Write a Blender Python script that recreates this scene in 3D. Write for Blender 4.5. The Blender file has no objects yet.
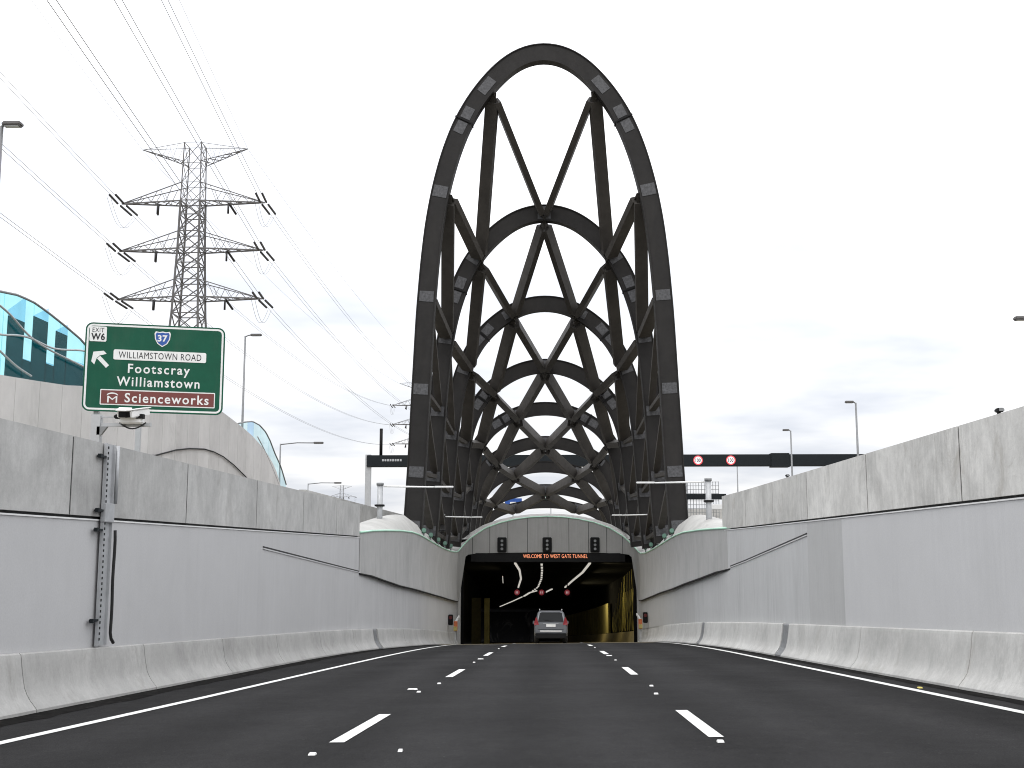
import bpy, bmesh, math, random
from mathutils import Vector, Matrix
random.seed(7)
SC = bpy.context.scene
COL = SC.collection
R = math.radians
EYE = 1.19

# ---------------------------------------------------------------- camera, sky, sun, exposure
cam = bpy.data.cameras.new('camera'); camo = bpy.data.objects.new('camera', cam); COL.objects.link(camo)
camo.location = (0, 0, EYE); camo.rotation_euler = (R(90 + 8.21), 0, R(1.69))
cam.sensor_width = 36.0; cam.lens = 1150 / 1024 * 36.0; cam.clip_start = 0.1; cam.clip_end = 6000
SC.camera = camo

SUN_EL, SUN_ROT = R(58), R(200)
world = bpy.data.worlds.new('World'); SC.world = world; world.use_nodes = True
nt = world.node_tree; N = nt.nodes; L = nt.links
for n in list(N): N.remove(n)
out = N.new('ShaderNodeOutputWorld'); bg = N.new('ShaderNodeBackground'); bg.inputs['Strength'].default_value = 0.1
sky = N.new('ShaderNodeTexSky'); sky.sky_type = 'NISHITA'; sky.sun_disc = False
sky.sun_elevation = SUN_EL; sky.sun_rotation = SUN_ROT; sky.air_density = 1.0; sky.dust_density = 2.0
tc = N.new('ShaderNodeTexCoord'); sep = N.new('ShaderNodeSeparateXYZ'); L.new(tc.outputs['Generated'], sep.inputs[0])
def wmath(op, a, b=None, c=None):
    m = N.new('ShaderNodeMath'); m.operation = op
    for i, v in enumerate((a, b, c)):
        if v is None: continue
        if isinstance(v, (int, float)): m.inputs[i].default_value = v
        else: L.new(v, m.inputs[i])
    return m.outputs[0]
zc = wmath('MAXIMUM', sep.outputs['Z'], 0.0)
cie = wmath('MULTIPLY_ADD', zc, 2 / 3, 1 / 3)                 # overcast sky: the zenith three times the horizon
den = wmath('ADD', zc, 0.12)
cmb = N.new('ShaderNodeCombineXYZ')
L.new(wmath('DIVIDE', sep.outputs['X'], den), cmb.inputs[0]); L.new(wmath('DIVIDE', sep.outputs['Y'], den), cmb.inputs[1])
cn = N.new('ShaderNodeTexNoise'); cn.inputs['Scale'].default_value = 0.75; cn.inputs['Detail'].default_value = 5; cn.inputs['Roughness'].default_value = 0.55
L.new(cmb.outputs[0], cn.inputs['Vector'])
ramp = N.new('ShaderNodeValToRGB'); L.new(cn.outputs['Fac'], ramp.inputs[0])
ramp.color_ramp.elements[0].position = 0.36; ramp.color_ramp.elements[0].color = (0.68, 0.71, 0.78, 1)
ramp.color_ramp.elements[1].position = 0.56; ramp.color_ramp.elements[1].color = (1.0, 1.0, 1.01, 1)
vm = N.new('ShaderNodeVectorMath'); vm.operation = 'SCALE'; L.new(ramp.outputs[0], vm.inputs[0])
L.new(wmath('MULTIPLY', cie, 30.0), vm.inputs['Scale'])
mx = N.new('ShaderNodeMix'); mx.data_type = 'RGBA'; mx.inputs[0].default_value = 0.9
L.new(sky.outputs[0], mx.inputs[6]); L.new(vm.outputs[0], mx.inputs[7])
L.new(mx.outputs[2], bg.inputs['Color']); L.new(bg.outputs[0], out.inputs[0])

sun = bpy.data.lights.new('sun', 'SUN'); sun.energy = 0.7; sun.angle = R(18); sun.color = (1.0, 0.97, 0.92)
suno = bpy.data.objects.new('sun', sun); COL.objects.link(suno)
suno.rotation_euler = (R(90) - SUN_EL, 0, R(180) - SUN_ROT)
SC.view_settings.view_transform = 'Standard'; SC.view_settings.look = 'None'
SC.view_settings.exposure = 0.0; SC.view_settings.gamma = 1.0; SC.view_settings.use_curve_mapping = False
SC.cycles.filter_width = 1.05; SC.cycles.max_bounces = 8; SC.cycles.transparent_max_bounces = 16

# ---------------------------------------------------------------- materials
class Nodes:
    def __init__(s, name):
        s.m = bpy.data.materials.new(name); s.m.use_nodes = True
        s.t = s.m.node_tree; s.N = s.t.nodes; s.L = s.t.links
        s.b = s.N['Principled BSDF']; s.tc = s.N.new('ShaderNodeTexCoord').outputs['Object']
    def mapped(s, scale, loc=(0, 0, 0)):
        n = s.N.new('ShaderNodeMapping'); n.inputs['Scale'].default_value = scale; n.inputs['Location'].default_value = loc
        s.L.new(s.tc, n.inputs[0]); return n.outputs[0]
    def noise(s, scale, detail=4, rough=.55, vec=None, dist=0):
        n = s.N.new('ShaderNodeTexNoise'); n.inputs['Scale'].default_value = scale
        n.inputs['Detail'].default_value = detail; n.inputs['Roughness'].default_value = rough; n.inputs['Distortion'].default_value = dist
        s.L.new(vec if vec is not None else s.tc, n.inputs['Vector']); return n.outputs['Fac']
    def rng(s, v, a, b, lo, hi):
        n = s.N.new('ShaderNodeMapRange'); n.inputs[1].default_value = a; n.inputs[2].default_value = b
        n.inputs[3].default_value = lo; n.inputs[4].default_value = hi; s.L.new(v, n.inputs[0]); return n.outputs[0]
    def mul(s, a, b, op='MULTIPLY'):
        n = s.N.new('ShaderNodeMath'); n.operation = op
        for i, v in enumerate((a, b)):
            if isinstance(v, (int, float)): n.inputs[i].default_value = v
            else: s.L.new(v, n.inputs[i])
        return n.outputs[0]
    def tint(s, col, fac):
        n = s.N.new('ShaderNodeVectorMath'); n.operation = 'SCALE'
        if isinstance(col, tuple): n.inputs[0].default_value = col[:3]
        else: s.L.new(col, n.inputs[0])
        s.L.new(fac, n.inputs['Scale']); return n.outputs[0]
    def blend(s, fac, a, b):
        n = s.N.new('ShaderNodeMix'); n.data_type = 'RGBA'; s.L.new(fac, n.inputs[0])
        for i, v in ((6, a), (7, b)):
            if isinstance(v, tuple): n.inputs[i].default_value = (*v[:3], 1)
            else: s.L.new(v, n.inputs[i])
        return n.outputs[2]
    def rand(s): return s.N.new('ShaderNodeObjectInfo').outputs['Random']
    def bump(s, h, strength, dist=.02):
        n = s.N.new('ShaderNodeBump'); n.inputs['Strength'].default_value = strength; n.inputs['Distance'].default_value = dist
        s.L.new(h, n.inputs['Height']); s.L.new(n.outputs[0], s.b.inputs['Normal'])
    def done(s, col, rough=.8, metal=0, spec=None):
        if isinstance(col, tuple): s.b.inputs['Base Color'].default_value = (*col[:3], 1)
        else: s.L.new(col, s.b.inputs['Base Color'])
        if isinstance(rough, (int, float)): s.b.inputs['Roughness'].default_value = rough
        else: s.L.new(rough, s.b.inputs['Roughness'])
        s.b.inputs['Metallic'].default_value = metal
        if spec is not None: s.b.inputs['Specular IOR Level'].default_value = spec
        return s.m

def concrete(name, col, blotch=.22, streak=.16, rnd=.08, rough=.85, scale=1.0, stain=(.14, .13, .12), stain_amt=.35, sx=(1.3, 1.3, .09), bump=.25, streak_span=None, spec=.35, scuff=0):
    s = Nodes(name)
    f = s.rng(s.noise(.55 * scale, 8, .62, dist=.4), .3, .72, 1 - blotch, 1 + blotch * .5)
    mid = s.rng(s.noise(3.3 * scale, 8, .7, vec=s.mapped((1, 1, .8), (9, 2, 4))), .3, .7, 1 - blotch * .45, 1 + blotch * .3)
    # drips: narrow vertical streaks, only in patches
    sv = s.rng(s.noise(8.5 * scale, 9, .72, vec=s.mapped(sx, (1, 5, 2)), dist=.3), .38, .66, -1, .55)
    mask = s.rng(s.noise(.5, 5, .6, vec=s.mapped((1, 1, .6), (8, 3, 6))), .40, .66, .15, 1)
    if streak_span:
        sp = s.N.new('ShaderNodeSeparateXYZ'); s.L.new(s.tc, sp.inputs[0])
        mask = s.mul(mask, s.rng(sp.outputs['Y'], streak_span[0], streak_span[1], .25, 1.5))  # streaks get stronger with increasing Y
    f2 = s.mul(s.mul(s.mul(sv, mask), streak), 1.0, 'ADD')
    f3 = s.rng(s.noise(30, 6, .85), .25, .75, .88, 1.10)
    pit = s.rng(s.noise(75, 2, .5, vec=s.mapped((1, 1, 1), (3, 3, 3))), .70, .76, 1, .82)
    f4 = s.rng(s.rand(), 0, 1, 1 - rnd, 1 + rnd)
    c = s.tint(col, s.mul(s.mul(s.mul(f, mid), f2), s.mul(s.mul(f3, pit), f4)))
    st = s.rng(s.noise(.9 * scale, 9, .72, vec=s.mapped((1, 1, .55), (3, 7, 1)), dist=.8), .55, .74, 0, stain_amt)
    c = s.blend(st, c, stain)
    if scuff:
        sc1 = s.rng(s.noise(7, 8, .8, vec=s.mapped((1, .55, 1.1), (6, 1, 8)), dist=1.5), .56, .70, 0, 1)
        sc2 = s.rng(s.noise(.7, 4, .6, vec=s.mapped((1, .5, 1), (2, 9, 5))), .44, .62, 0, scuff)
        c = s.blend(s.mul(sc1, sc2), c, stain)
        pale = s.rng(s.noise(1.4, 7, .7, vec=s.mapped((1, 1, .7), (11, 4, 2)), dist=.5), .56, .75, 0, .25)
        c = s.blend(pale, c, tuple(min(.8, v * 1.25) for v in col))
    s.bump(s.noise(14, 6, .65), bump, .012)
    return s.done(c, rough, 0, spec)

def paint(name, col, rough=.5, var=.06, metal=0, scale=3.0, dirt=0.0, spec=None):
    s = Nodes(name)
    f = s.rng(s.noise(scale, 5, .6), .3, .7, 1 - var, 1 + var)
    c = s.tint(col, f)
    if dirt:
        d = s.rng(s.noise(scale * .7, 6, .7, vec=s.mapped((1, 1, .25), (2, 5, 9))), .5, .75, 0, dirt)
        c = s.blend(d, c, (.16, .14, .12))
    return s.done(c, s.rng(s.noise(scale * 3, 3), .3, .7, rough * .88, min(1, rough * 1.12)), metal, spec)

def glow(name, col, strength):
    s = Nodes(name); s.b.inputs['Emission Color'].default_value = (*col, 1); s.b.inputs['Emission Strength'].default_value = strength
    f = s.rng(s.noise(5, 2), .3, .7, .95, 1.05)
    return s.done(s.tint(tuple(min(1, v * .6) for v in col), f), .5)

def tinted(name, col, gloss=.06):
    m = bpy.data.materials.new(name); m.use_nodes = True; t = m.node_tree
    for n in list(t.nodes): t.nodes.remove(n)
    o = t.nodes.new('ShaderNodeOutputMaterial'); mixn = t.nodes.new('ShaderNodeMixShader'); mixn.inputs[0].default_value = gloss
    a = t.nodes.new('ShaderNodeBsdfTransparent'); g = t.nodes.new('ShaderNodeBsdfGlossy'); g.inputs['Roughness'].default_value = .08
    tcn = t.nodes.new('ShaderNodeTexCoord'); nz = t.nodes.new('ShaderNodeTexNoise'); nz.inputs['Scale'].default_value = .7
    t.links.new(tcn.outputs['Object'], nz.inputs['Vector'])
    v = t.nodes.new('ShaderNodeMapRange'); v.inputs[3].default_value = .9; v.inputs[4].default_value = 1.08
    t.links.new(nz.outputs['Fac'], v.inputs[0])
    sc = t.nodes.new('ShaderNodeVectorMath'); sc.operation = 'SCALE'; sc.inputs[0].default_value = col
    t.links.new(v.outputs[0], sc.inputs['Scale']); t.links.new(sc.outputs[0], a.inputs[0])
    t.links.new(a.outputs[0], mixn.inputs[1]); t.links.new(g.outputs[0], mixn.inputs[2]); t.links.new(mixn.outputs[0], o.inputs[0])
    return m

def asphalt(name, base, spec=.06):
    s = Nodes(name)
    f = s.rng(s.noise(.22, 5, .6, vec=s.mapped((2.6, .5, 1))), .3, .7, .86, 1.16)
    g = s.rng(s.noise(62, 4, .85), .3, .7, .45, 1.7)
    w = s.N.new('ShaderNodeTexWave'); w.wave_type = 'BANDS'; w.bands_direction = 'X'; w.inputs['Scale'].default_value = .179
    w.inputs['Distortion'].default_value = 1.2; w.inputs['Detail'].default_value = 2; w.inputs['Detail Scale'].default_value = .4
    s.L.new(s.mapped((1, .08, 1), (.2, 0, 0)), w.inputs['Vector'])
    g = s.mul(g, s.rng(s.noise(7, 6, .75, vec=s.mapped((1, .6, 1), (2, 8, 0))), .3, .7, .84, 1.18))
    tw = s.rng(w.outputs['Fac'], 0, 1, .88, 1.16)
    c = s.tint(base, s.mul(s.mul(f, g), tw))
    pale = s.rng(s.noise(.9, 6, .7, vec=s.mapped((1, .35, 1), (4, 1, 0))), .58, .8, 0, .2)
    c = s.blend(pale, c, (.075, .073, .07))
    fl = s.rng(s.noise(21, 2, .6, vec=s.mapped((1, .6, 1), (5, 2, 0))), .68, .76, 0, .5)
    c = s.blend(fl, c, (.07, .069, .066))
    s.bump(s.noise(120, 3, .8), .5, .006)
    return s.done(c, s.rng(s.noise(.5, 4), .3, .7, .8, .95), 0, spec)

M = dict(
    asphalt=asphalt('asphalt', (.0195, .0192, .0196)),
    grit=concrete('grit', (.012, .0115, .011), .5, .1, 0, .95, 5, spec=.04),
    line=paint('line_paint', (.74, .74, .72), .6, .16, 0, 9, .45),
    slab=concrete('roadway_slab', (.34, .29, .19), .2, .1),
    tunroad=concrete('tunnel_roadway', (.30, .25, .13), .25, .1),  # tan tint paints the yellow tunnel light into the road colour
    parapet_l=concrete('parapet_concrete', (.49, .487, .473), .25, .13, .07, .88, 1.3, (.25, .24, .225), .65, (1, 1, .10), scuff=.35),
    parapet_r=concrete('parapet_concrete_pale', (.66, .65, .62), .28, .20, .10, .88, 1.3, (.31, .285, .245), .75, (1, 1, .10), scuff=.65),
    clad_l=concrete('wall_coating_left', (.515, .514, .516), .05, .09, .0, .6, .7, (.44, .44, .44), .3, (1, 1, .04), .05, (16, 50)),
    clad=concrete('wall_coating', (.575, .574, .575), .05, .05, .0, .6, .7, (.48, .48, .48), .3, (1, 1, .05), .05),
    clad_dark=concrete('wall_coating_worn', (.48, .48, .475), .06, .12, .0, .65, .8, (.38, .38, .37), .3, (1, 1, .05), .05),
    clad_mid=concrete('wall_coating_streaked', (.54, .542, .54), .06, .17, .0, .65, .8, (.41, .41, .40), .35, (1, 1, .05), .05),
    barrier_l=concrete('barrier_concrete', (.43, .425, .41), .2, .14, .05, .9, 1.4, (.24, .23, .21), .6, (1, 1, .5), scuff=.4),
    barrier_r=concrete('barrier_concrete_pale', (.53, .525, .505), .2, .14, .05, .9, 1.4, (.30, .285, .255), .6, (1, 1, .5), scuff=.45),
    shell=concrete('hood_concrete', (.44, .437, .428), .10, .26, 0, .75, .9, (.36, .355, .345), .4, (1, 1, .05), .1),
    fascia=concrete('fascia_painted_shade', (.32, .318, .31), .08, .14, 0, .7, .9, (.2, .2, .19), .35, (1, 1, .05), .1),  # darker than the hood: shade on the portal front painted into the colour
    roofc=concrete('roof_concrete', (.44, .435, .415), .2, .05, 0, .85),
    noise=concrete('noise_wall_concrete', (.62, .605, .59), .12, .05, .05, .88, .5, (.22, .21, .20), .35),
    joint=paint('joint_seal', (.022, .022, .022), .8),
    flash=paint('white_flashing', (.76, .76, .75), .5, .05, 0, 2, .1),
    edge=paint('green_edge_strip', (.46, .74, .58), .35),
    steel=paint('dark_steel', (.0215, .020, .0192), .55, .16, 0, 1.2, .05, .2),
    brace=paint('brace_steel', (.056, .051, .046), .6, .18, 0, 1.2, .06, .2),
    plate=paint('plate_steel', (.066, .066, .070), .5, .5, 0, 9, 0),
    galv=paint('galvanised_steel', (.42, .43, .44), .5, .12, .25, 6, .1),
    galvd=paint('dull_galvanised_steel', (.22, .225, .23), .55, .15, .2, 6, .1),
    pole=paint('grey_pole_paint', (.42, .43, .44), .45, .05),
    white=paint('white_paint', (.78, .78, .77), .45, .05, 0, 4, .06),
    black=paint('black_paint', (.006, .006, .0065), .6, .06, 0, 3, 0, .2),
    rubber=paint('black_rubber', (.018, .018, .018), .85),
    gantry=paint('gantry_paint', (.011, .0145, .017), .6, .1, 0, 2, 0, .2),
    pylon=paint('weathered_pylon_steel', (.125, .12, .118), .6, .15, 0, 2),
    insul=paint('insulator_glaze', (.020, .018, .018), .4),
    wire=paint('aluminium_wire', (.11, .11, .115), .5),
    green=paint('sign_green', (.004, .082, .045), .45, .10, 0, 1.5, .10, .25),
    blue=paint('sign_blue', (.022, .085, .34), .45, .05),
    brown=paint('sign_brown', (.165, .040, .034), .45, .06),
    ink=paint('sign_ink', (.006, .006, .008), .5),
    signback=paint('sign_back', (.30, .31, .32), .4, .08, .4),
    soil=concrete('bare_ground', (.20, .18, .14), .3, .1, 0, .95, .4),
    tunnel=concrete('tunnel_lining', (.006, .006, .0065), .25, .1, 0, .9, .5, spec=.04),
    yellow=concrete('tunnel_wall_panel', (.46, .40, .15), .3, .25, .1, .95, .6, (.10, .085, .03), .4),
    tan=concrete('tunnel_barrier_concrete', (.45, .38, .2), .15, .1, 0, .85),
    panel_dim=paint('brown_screen', (.10, .085, .03), .7, .2),
    blade=paint('ochre_blade', (.55, .47, .13), .9, .25, 0, 2),
    strip=glow('tunnel_lamp', (1.0, .95, .86), .55),
    amber=glow('amber_letters', (1.0, .34, .17), 1.3),
    redlamp=glow('red_lane_lamp', (.75, .10, .13), .17),
    whitelamp=glow('lamp_digits', (1.0, .75, .75), .35),
    redlens=paint('red_signal_lens', (.10, .010, .010), .3),
    tail=paint('tail_lamp_plastic', (.22, .010, .014), .25),
    orange=paint('orange_paint', (.48, .13, .05), .5, .1),
    silver=paint('silver_car_paint', (.165, .17, .18), .34, .04, .6, 3),
    carglass=paint('car_glass', (.008, .009, .010), .10, .1, 0, 2, 0, .22),
    teal=tinted('teal_glass', (.65, .90, .93), .03),
    tealblue=tinted('blue_grey_glass', (.72, .84, .93), .02),
    tealdark=tinted('dark_teal_glass', (.022, .22, .235), .010),
    palegl=tinted('pale_glass', (.84, .94, .95)),
    lampgreen=paint('green_lamp_cap', (.07, .17, .12), .35),
    lensgreen=paint('green_lens', (.09, .19, .14), .3),
    glass=paint('lamp_lens', (.55, .58, .58), .25),
    ledred=glow('red_ring', (.85, .10, .12), .55),
    ledwhite=glow('white_disc', (1.0, .93, .93), .72),
    screen=paint('mesh_screen', (.30, .31, .32), .5),
)

# ---------------------------------------------------------------- mesh building
class MB:
    def __init__(s): s.bm = bmesh.new(); s.mats = []; s.cur = 0
    def mat(s, m):
        if m not in s.mats: s.mats.append(m)
        s.cur = s.mats.index(m); return s
    def poly(s, pts):
        f = s.bm.faces.new([s.bm.verts.new(p) for p in pts]); f.material_index = s.cur; return f
    def hexa(s, p):
        """p: 8 corners, bottom loop then top loop"""
        v = [s.bm.verts.new(q) for q in p]
        for q in ((3, 2, 1, 0), (4, 5, 6, 7), (0, 1, 5, 4), (1, 2, 6, 5), (2, 3, 7, 6), (3, 0, 4, 7)):
            s.bm.faces.new([v[i] for i in q]).material_index = s.cur
        return s
    def box(s, x0, x1, y0, y1, z0, z1, bev=0, mtx=None):
        P = [(x0, y0, z0), (x1, y0, z0), (x1, y1, z0), (x0, y1, z0), (x0, y0, z1), (x1, y0, z1), (x1, y1, z1), (x0, y1, z1)]
        if mtx is not None: P = [mtx @ Vector(p) for p in P]
        n0 = len(s.bm.faces); s.hexa(P)
        if bev:
            s.bm.faces.ensure_lookup_table()
            fs = s.bm.faces[n0:]; es = list({e for f in fs for e in f.edges})
            r = bmesh.ops.bevel(s.bm, geom=es, offset=bev, segments=2, affect='EDGES')
            for f in r['faces']: f.material_index = s.cur
        return s
    def bar(s, a, b, w, h, up=(0, 0, 1)):
        """box from a to b; h along up, w across"""
        a = Vector(a); b = Vector(b); d = (b - a).normalized(); u = Vector(up)
        u = (u - d * u.dot(d))
        if u.length < 1e-4: u = Vector((1, 0, 0)) - d * d.x
        u.normalize(); r = d.cross(u)
        q = [(-w / 2, -h / 2), (w / 2, -h / 2), (w / 2, h / 2), (-w / 2, h / 2)]
        return s.hexa([a + r * i + u * j for i, j in q] + [b + r * i + u * j for i, j in q])
    def tube(s, pts, r, n=8, r2=None, cap=True):
        pts = [Vector(p) for p in pts]; rings = []
        m = len(pts)
        ref = None
        for i, p in enumerate(pts):
            d = (pts[min(i + 1, m - 1)] - pts[max(i - 1, 0)]).normalized()
            if ref is None: ref = Vector((0, 0, 1)) if abs(d.z) < .9 else Vector((1, 0, 0))
            u = (ref - d * ref.dot(d)).normalized(); ref = u; v = d.cross(u)
            rr = r if r2 is None else r + (r2 - r) * i / (m - 1)
            rings.append([s.bm.verts.new(p + (u * math.cos(a) + v * math.sin(a)) * rr) for a in (2 * math.pi * k / n for k in range(n))])
        for i in range(m - 1):
            for k in range(n):
                f = s.bm.faces.new((rings[i][k], rings[i][(k + 1) % n], rings[i + 1][(k + 1) % n], rings[i + 1][k])); f.material_index = s.cur; f.smooth = n > 5
        if cap:
            for rg in (list(reversed(rings[0])), rings[-1]): s.bm.faces.new(rg).material_index = s.cur
        return s
    def grid(s, rows, smooth=False):
        vs = [[s.bm.verts.new(p) for p in r] for r in rows]
        for i in range(len(vs) - 1):
            for j in range(len(vs[0]) - 1):
                f = s.bm.faces.new((vs[i][j], vs[i][j + 1], vs[i + 1][j + 1], vs[i + 1][j])); f.material_index = s.cur; f.smooth = smooth
        return s
    def prism(s, outline, fn, d0, d1):
        """outline of (u, v), fn(u, v, d) gives the point; thickness d0..d1"""
        a = [s.bm.verts.new(fn(u, v, d0)) for u, v in outline]; b = [s.bm.verts.new(fn(u, v, d1)) for u, v in outline]
        s.bm.faces.new(a).material_index = s.cur; s.bm.faces.new(list(reversed(b))).material_index = s.cur
        n = len(a)
        for i in range(n): s.bm.faces.new((a[i], b[i], b[(i + 1) % n], a[(i + 1) % n])).material_index = s.cur
        return s
    def build(s, name, mat=None, parent=None, recalc=True):
        if recalc: bmesh.ops.recalc_face_normals(s.bm, faces=s.bm.faces[:])
        me = bpy.data.meshes.new(name); s.bm.to_mesh(me); s.bm.free()
        for m in (s.mats or [mat]): me.materials.append(M[m] if isinstance(m, str) else m)
        return link(name, me, parent)

def link(name, me, parent=None):
    o = bpy.data.objects.new(name, me); COL.objects.link(o)
    if parent is not None: adopt(o, parent)
    return o
def wloc(o):
    v = Vector(o.location)
    return v
def adopt(o, parent):
    """child meshes are written in world metres: undo the chain of translations above them"""
    o.parent = parent
    t = Vector((0, 0, 0)); p = parent
    while p is not None:
        if p.type == 'EMPTY': t += Vector(p.location)
        p = p.parent
    o.matrix_parent_inverse = Matrix.Translation(-Vector(parent.location)) if parent.type == 'EMPTY' else Matrix.Identity(4)
def tag(o, label=None, cat=None, group=None, kind=None):
    if label: o['label'] = label
    if cat: o['category'] = cat
    if group: o['group'] = group
    if kind: o['kind'] = kind
    return o
def thing(name, label, cat, loc, group=None):
    o = bpy.data.objects.new(name, None); o.empty_display_size = .3; COL.objects.link(o); o.location = loc
    return tag(o, label, cat, group)
def copy_thing(src, loc, label=None, rotz=0):
    c = src.copy(); COL.objects.link(c); c.location = loc; c.rotation_euler = (0, 0, rotz)
    if label: c['label'] = label
    def kids(a, b):
        for ch in [o for o in a.children]:
            k = ch.copy(); COL.objects.link(k); k.parent = b; k.matrix_parent_inverse = ch.matrix_parent_inverse.copy(); kids(ch, k)
    kids(src, c)
    return c
def lerp(a, b, t): return a + (b - a) * t
def interp(tab, y):
    if y <= tab[0][0]: return tab[0][1]
    for (a, u), (b, v) in zip(tab, tab[1:]):
        if y <= b: return lerp(u, v, (y - a) / (b - a))
    return tab[-1][1]
def text_mesh(name, s, fn, cu, cv, w, h, mat, parent, d=.004, bold=.018, space=1.08):
    """flat lettering fitted into a w x h box round (cu, cv); fn(u, v, d) gives the world point"""
    c = bpy.data.curves.new(name, 'FONT'); c.body = s; c.offset = bold; c.resolution_u = 3; c.space_character = space
    t = bpy.data.objects.new(name, c); COL.objects.link(t)
    dg = bpy.context.evaluated_depsgraph_get()
    me = bpy.data.meshes.new_from_object(t.evaluated_get(dg)); bpy.data.objects.remove(t); bpy.data.curves.remove(c)
    xs = [v.co.x for v in me.vertices]; ys = [v.co.y for v in me.vertices]
    x0, x1, y0, y1 = min(xs), max(xs), min(ys), max(ys)
    for v in me.vertices:
        v.co = fn(cu + ((v.co.x - x0) / (x1 - x0) - .5) * w, cv + ((v.co.y - y0) / (y1 - y0) - .5) * h, d)
    me.materials.clear(); me.materials.append(M[mat])
    return link(name, me, parent)

# ---------------------------------------------------------------- road and ground
def rz(x, y):
    yy = min(y, 72.0)
    z = -.054 * yy - (.0004 * (yy - 33) ** 2 if yy > 33 else 0)
    if y > 72: z -= .0762 * (y - 72)
    return z + .014 * x
def bend(y): return -((y - 85) ** 2) / 2000 if y > 85 else 0.0      # the tunnel curves left

WL = [(-14, -7.0), (43.3, -7.0), (44.8, -6.86), (47, -6.68), (50, -6.44), (52.5, -6.22), (57, -6.14), (61, -6.08), (65, -6.0), (70, -5.94), (77, -5.9)]
WR = [(-14, 6.5), (38, 6.5), (43.3, 6.40), (47, 6.33), (52.5, 6.28), (57, 6.25), (62, 6.14), (67, 6.10), (77, 6.08)]
BL = [(-14, -6.62), (14, -6.66), (20, -6.70), (33, -6.70), (43, -6.52), (52, -5.93), (58, -5.82), (65, -5.70), (77, -5.60)]
BR = [(-14, 6.22), (20, 6.20), (38, 6.12), (46, 5.98), (55, 5.92), (65, 5.86), (77, 5.82)]
EL = [(-14, -5.5), (11, -5.42), (18, -5.22), (28, -5.02), (37, -4.80), (51, -4.58), (64, -4.50), (77, -4.45)]
ER = [(-14, 5.5), (60, 5.5), (77, 5.4)]
ys = [-14 + i * 1.5 for i in range(0, 61)]; ys = [y for y in ys if y < 58.5] + [58.5]
xsn = [-1, -.7, -.4, -.2, 0, .2, .4, .7, 1]
def road_row(y, tun=False):
    a = (interp(WL, y) if not tun else -6.4 + bend(y)) + .06; b = (interp(WR, y) if not tun else 6.6 + bend(y)) - .06
    return [(lerp(a, b, (k + 1) / 2), y, rz(lerp(a, b, (k + 1) / 2), y)) for k in xsn]
tag(MB().grid([road_row(y) for y in ys]).build('road', 'asphalt', recalc=False), kind='structure')
tag(MB().grid([road_row(y) for y in (58.5, 60, 62, 64, 65.5, 67, 68.6)]).build('road_concrete_band', 'slab', recalc=False), kind='structure')
tag(MB().grid([road_row(y, y > 77) for y in [68.6, 70, 71, 72, 74, 76, 77.2] + [80 + 4 * i for i in range(36)]]).build('tunnel_road', 'tunroad', recalc=False), kind='structure')

def ribbon(name, xf, w, y0, y1, mat, dz, step=1.5, jag=0):
    rows = []; n = max(1, int((y1 - y0) / step))
    for i in range(n + 1):
        y = lerp(y0, y1, i / n); x = xf(y); j = random.uniform(-jag, jag)
        rows.append([(x - w / 2 + min(j, 0), y, rz(x - w / 2 + min(j, 0), y) + dz), (x + w / 2 + max(j, 0), y, rz(x + w / 2 + max(j, 0), y) + dz)])
    return tag(MB().grid(rows).build(name, mat, recalc=False), kind='structure')
ribbon('edge_line', lambda y: interp(EL, y), .15, -12, 61.5, 'line', .006)
ribbon('edge_line', lambda y: interp(ER, y), .15, -12, 62, 'line', .006)
ribbon('gutter_grit', lambda y: interp(BL, y) + .22, .42, -12, 62, 'grit', .004, .5, .10)
ribbon('gutter_grit', lambda y: interp(BR, y) - .14, .26, -12, 62, 'grit', .004, .5, .05)
for k in range(-1, 5):
    y0 = 11.35 + 11.6 * k
    ribbon('lane_dash', lambda y: interp([(10, -2.03), (34, -1.80), (60, -1.66)], y), .145, y0, y0 + 3.15, 'line', .006)
    ribbon('lane_dash', lambda y: interp([(10, 1.62), (30, 1.76), (60, 1.76)], y), .145, y0 + .15, y0 + 3.3, 'line', .006)

# land beside and behind the cutting, and over the tunnel
g = MB()
for x0, x1 in ((-900, -9.6), (9.2, 900)): g.poly([(x0, -300, 1.55), (x1, -300, 1.55), (x1, 98, 1.55), (x0, 98, 1.55)])
g.poly([(-9.6, -300, 1.55), (9.2, -300, 1.55), (9.2, -14.4, 1.55), (-9.6, -14.4, 1.55)])
g.poly([(-900, 98, 1.55), (900, 98, 1.55), (900, 3500, 1.55), (-900, 3500, 1.55)])
for x0, x1 in ((-9.6, -7.2), (6.75, 9.2)): g.poly([(x0, -14.4, 1.55), (x1, -14.4, 1.55), (x1, 46, 1.55), (x0, 46, 1.55)])
tag(g.build('ground', 'soil'), kind='structure')

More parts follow.
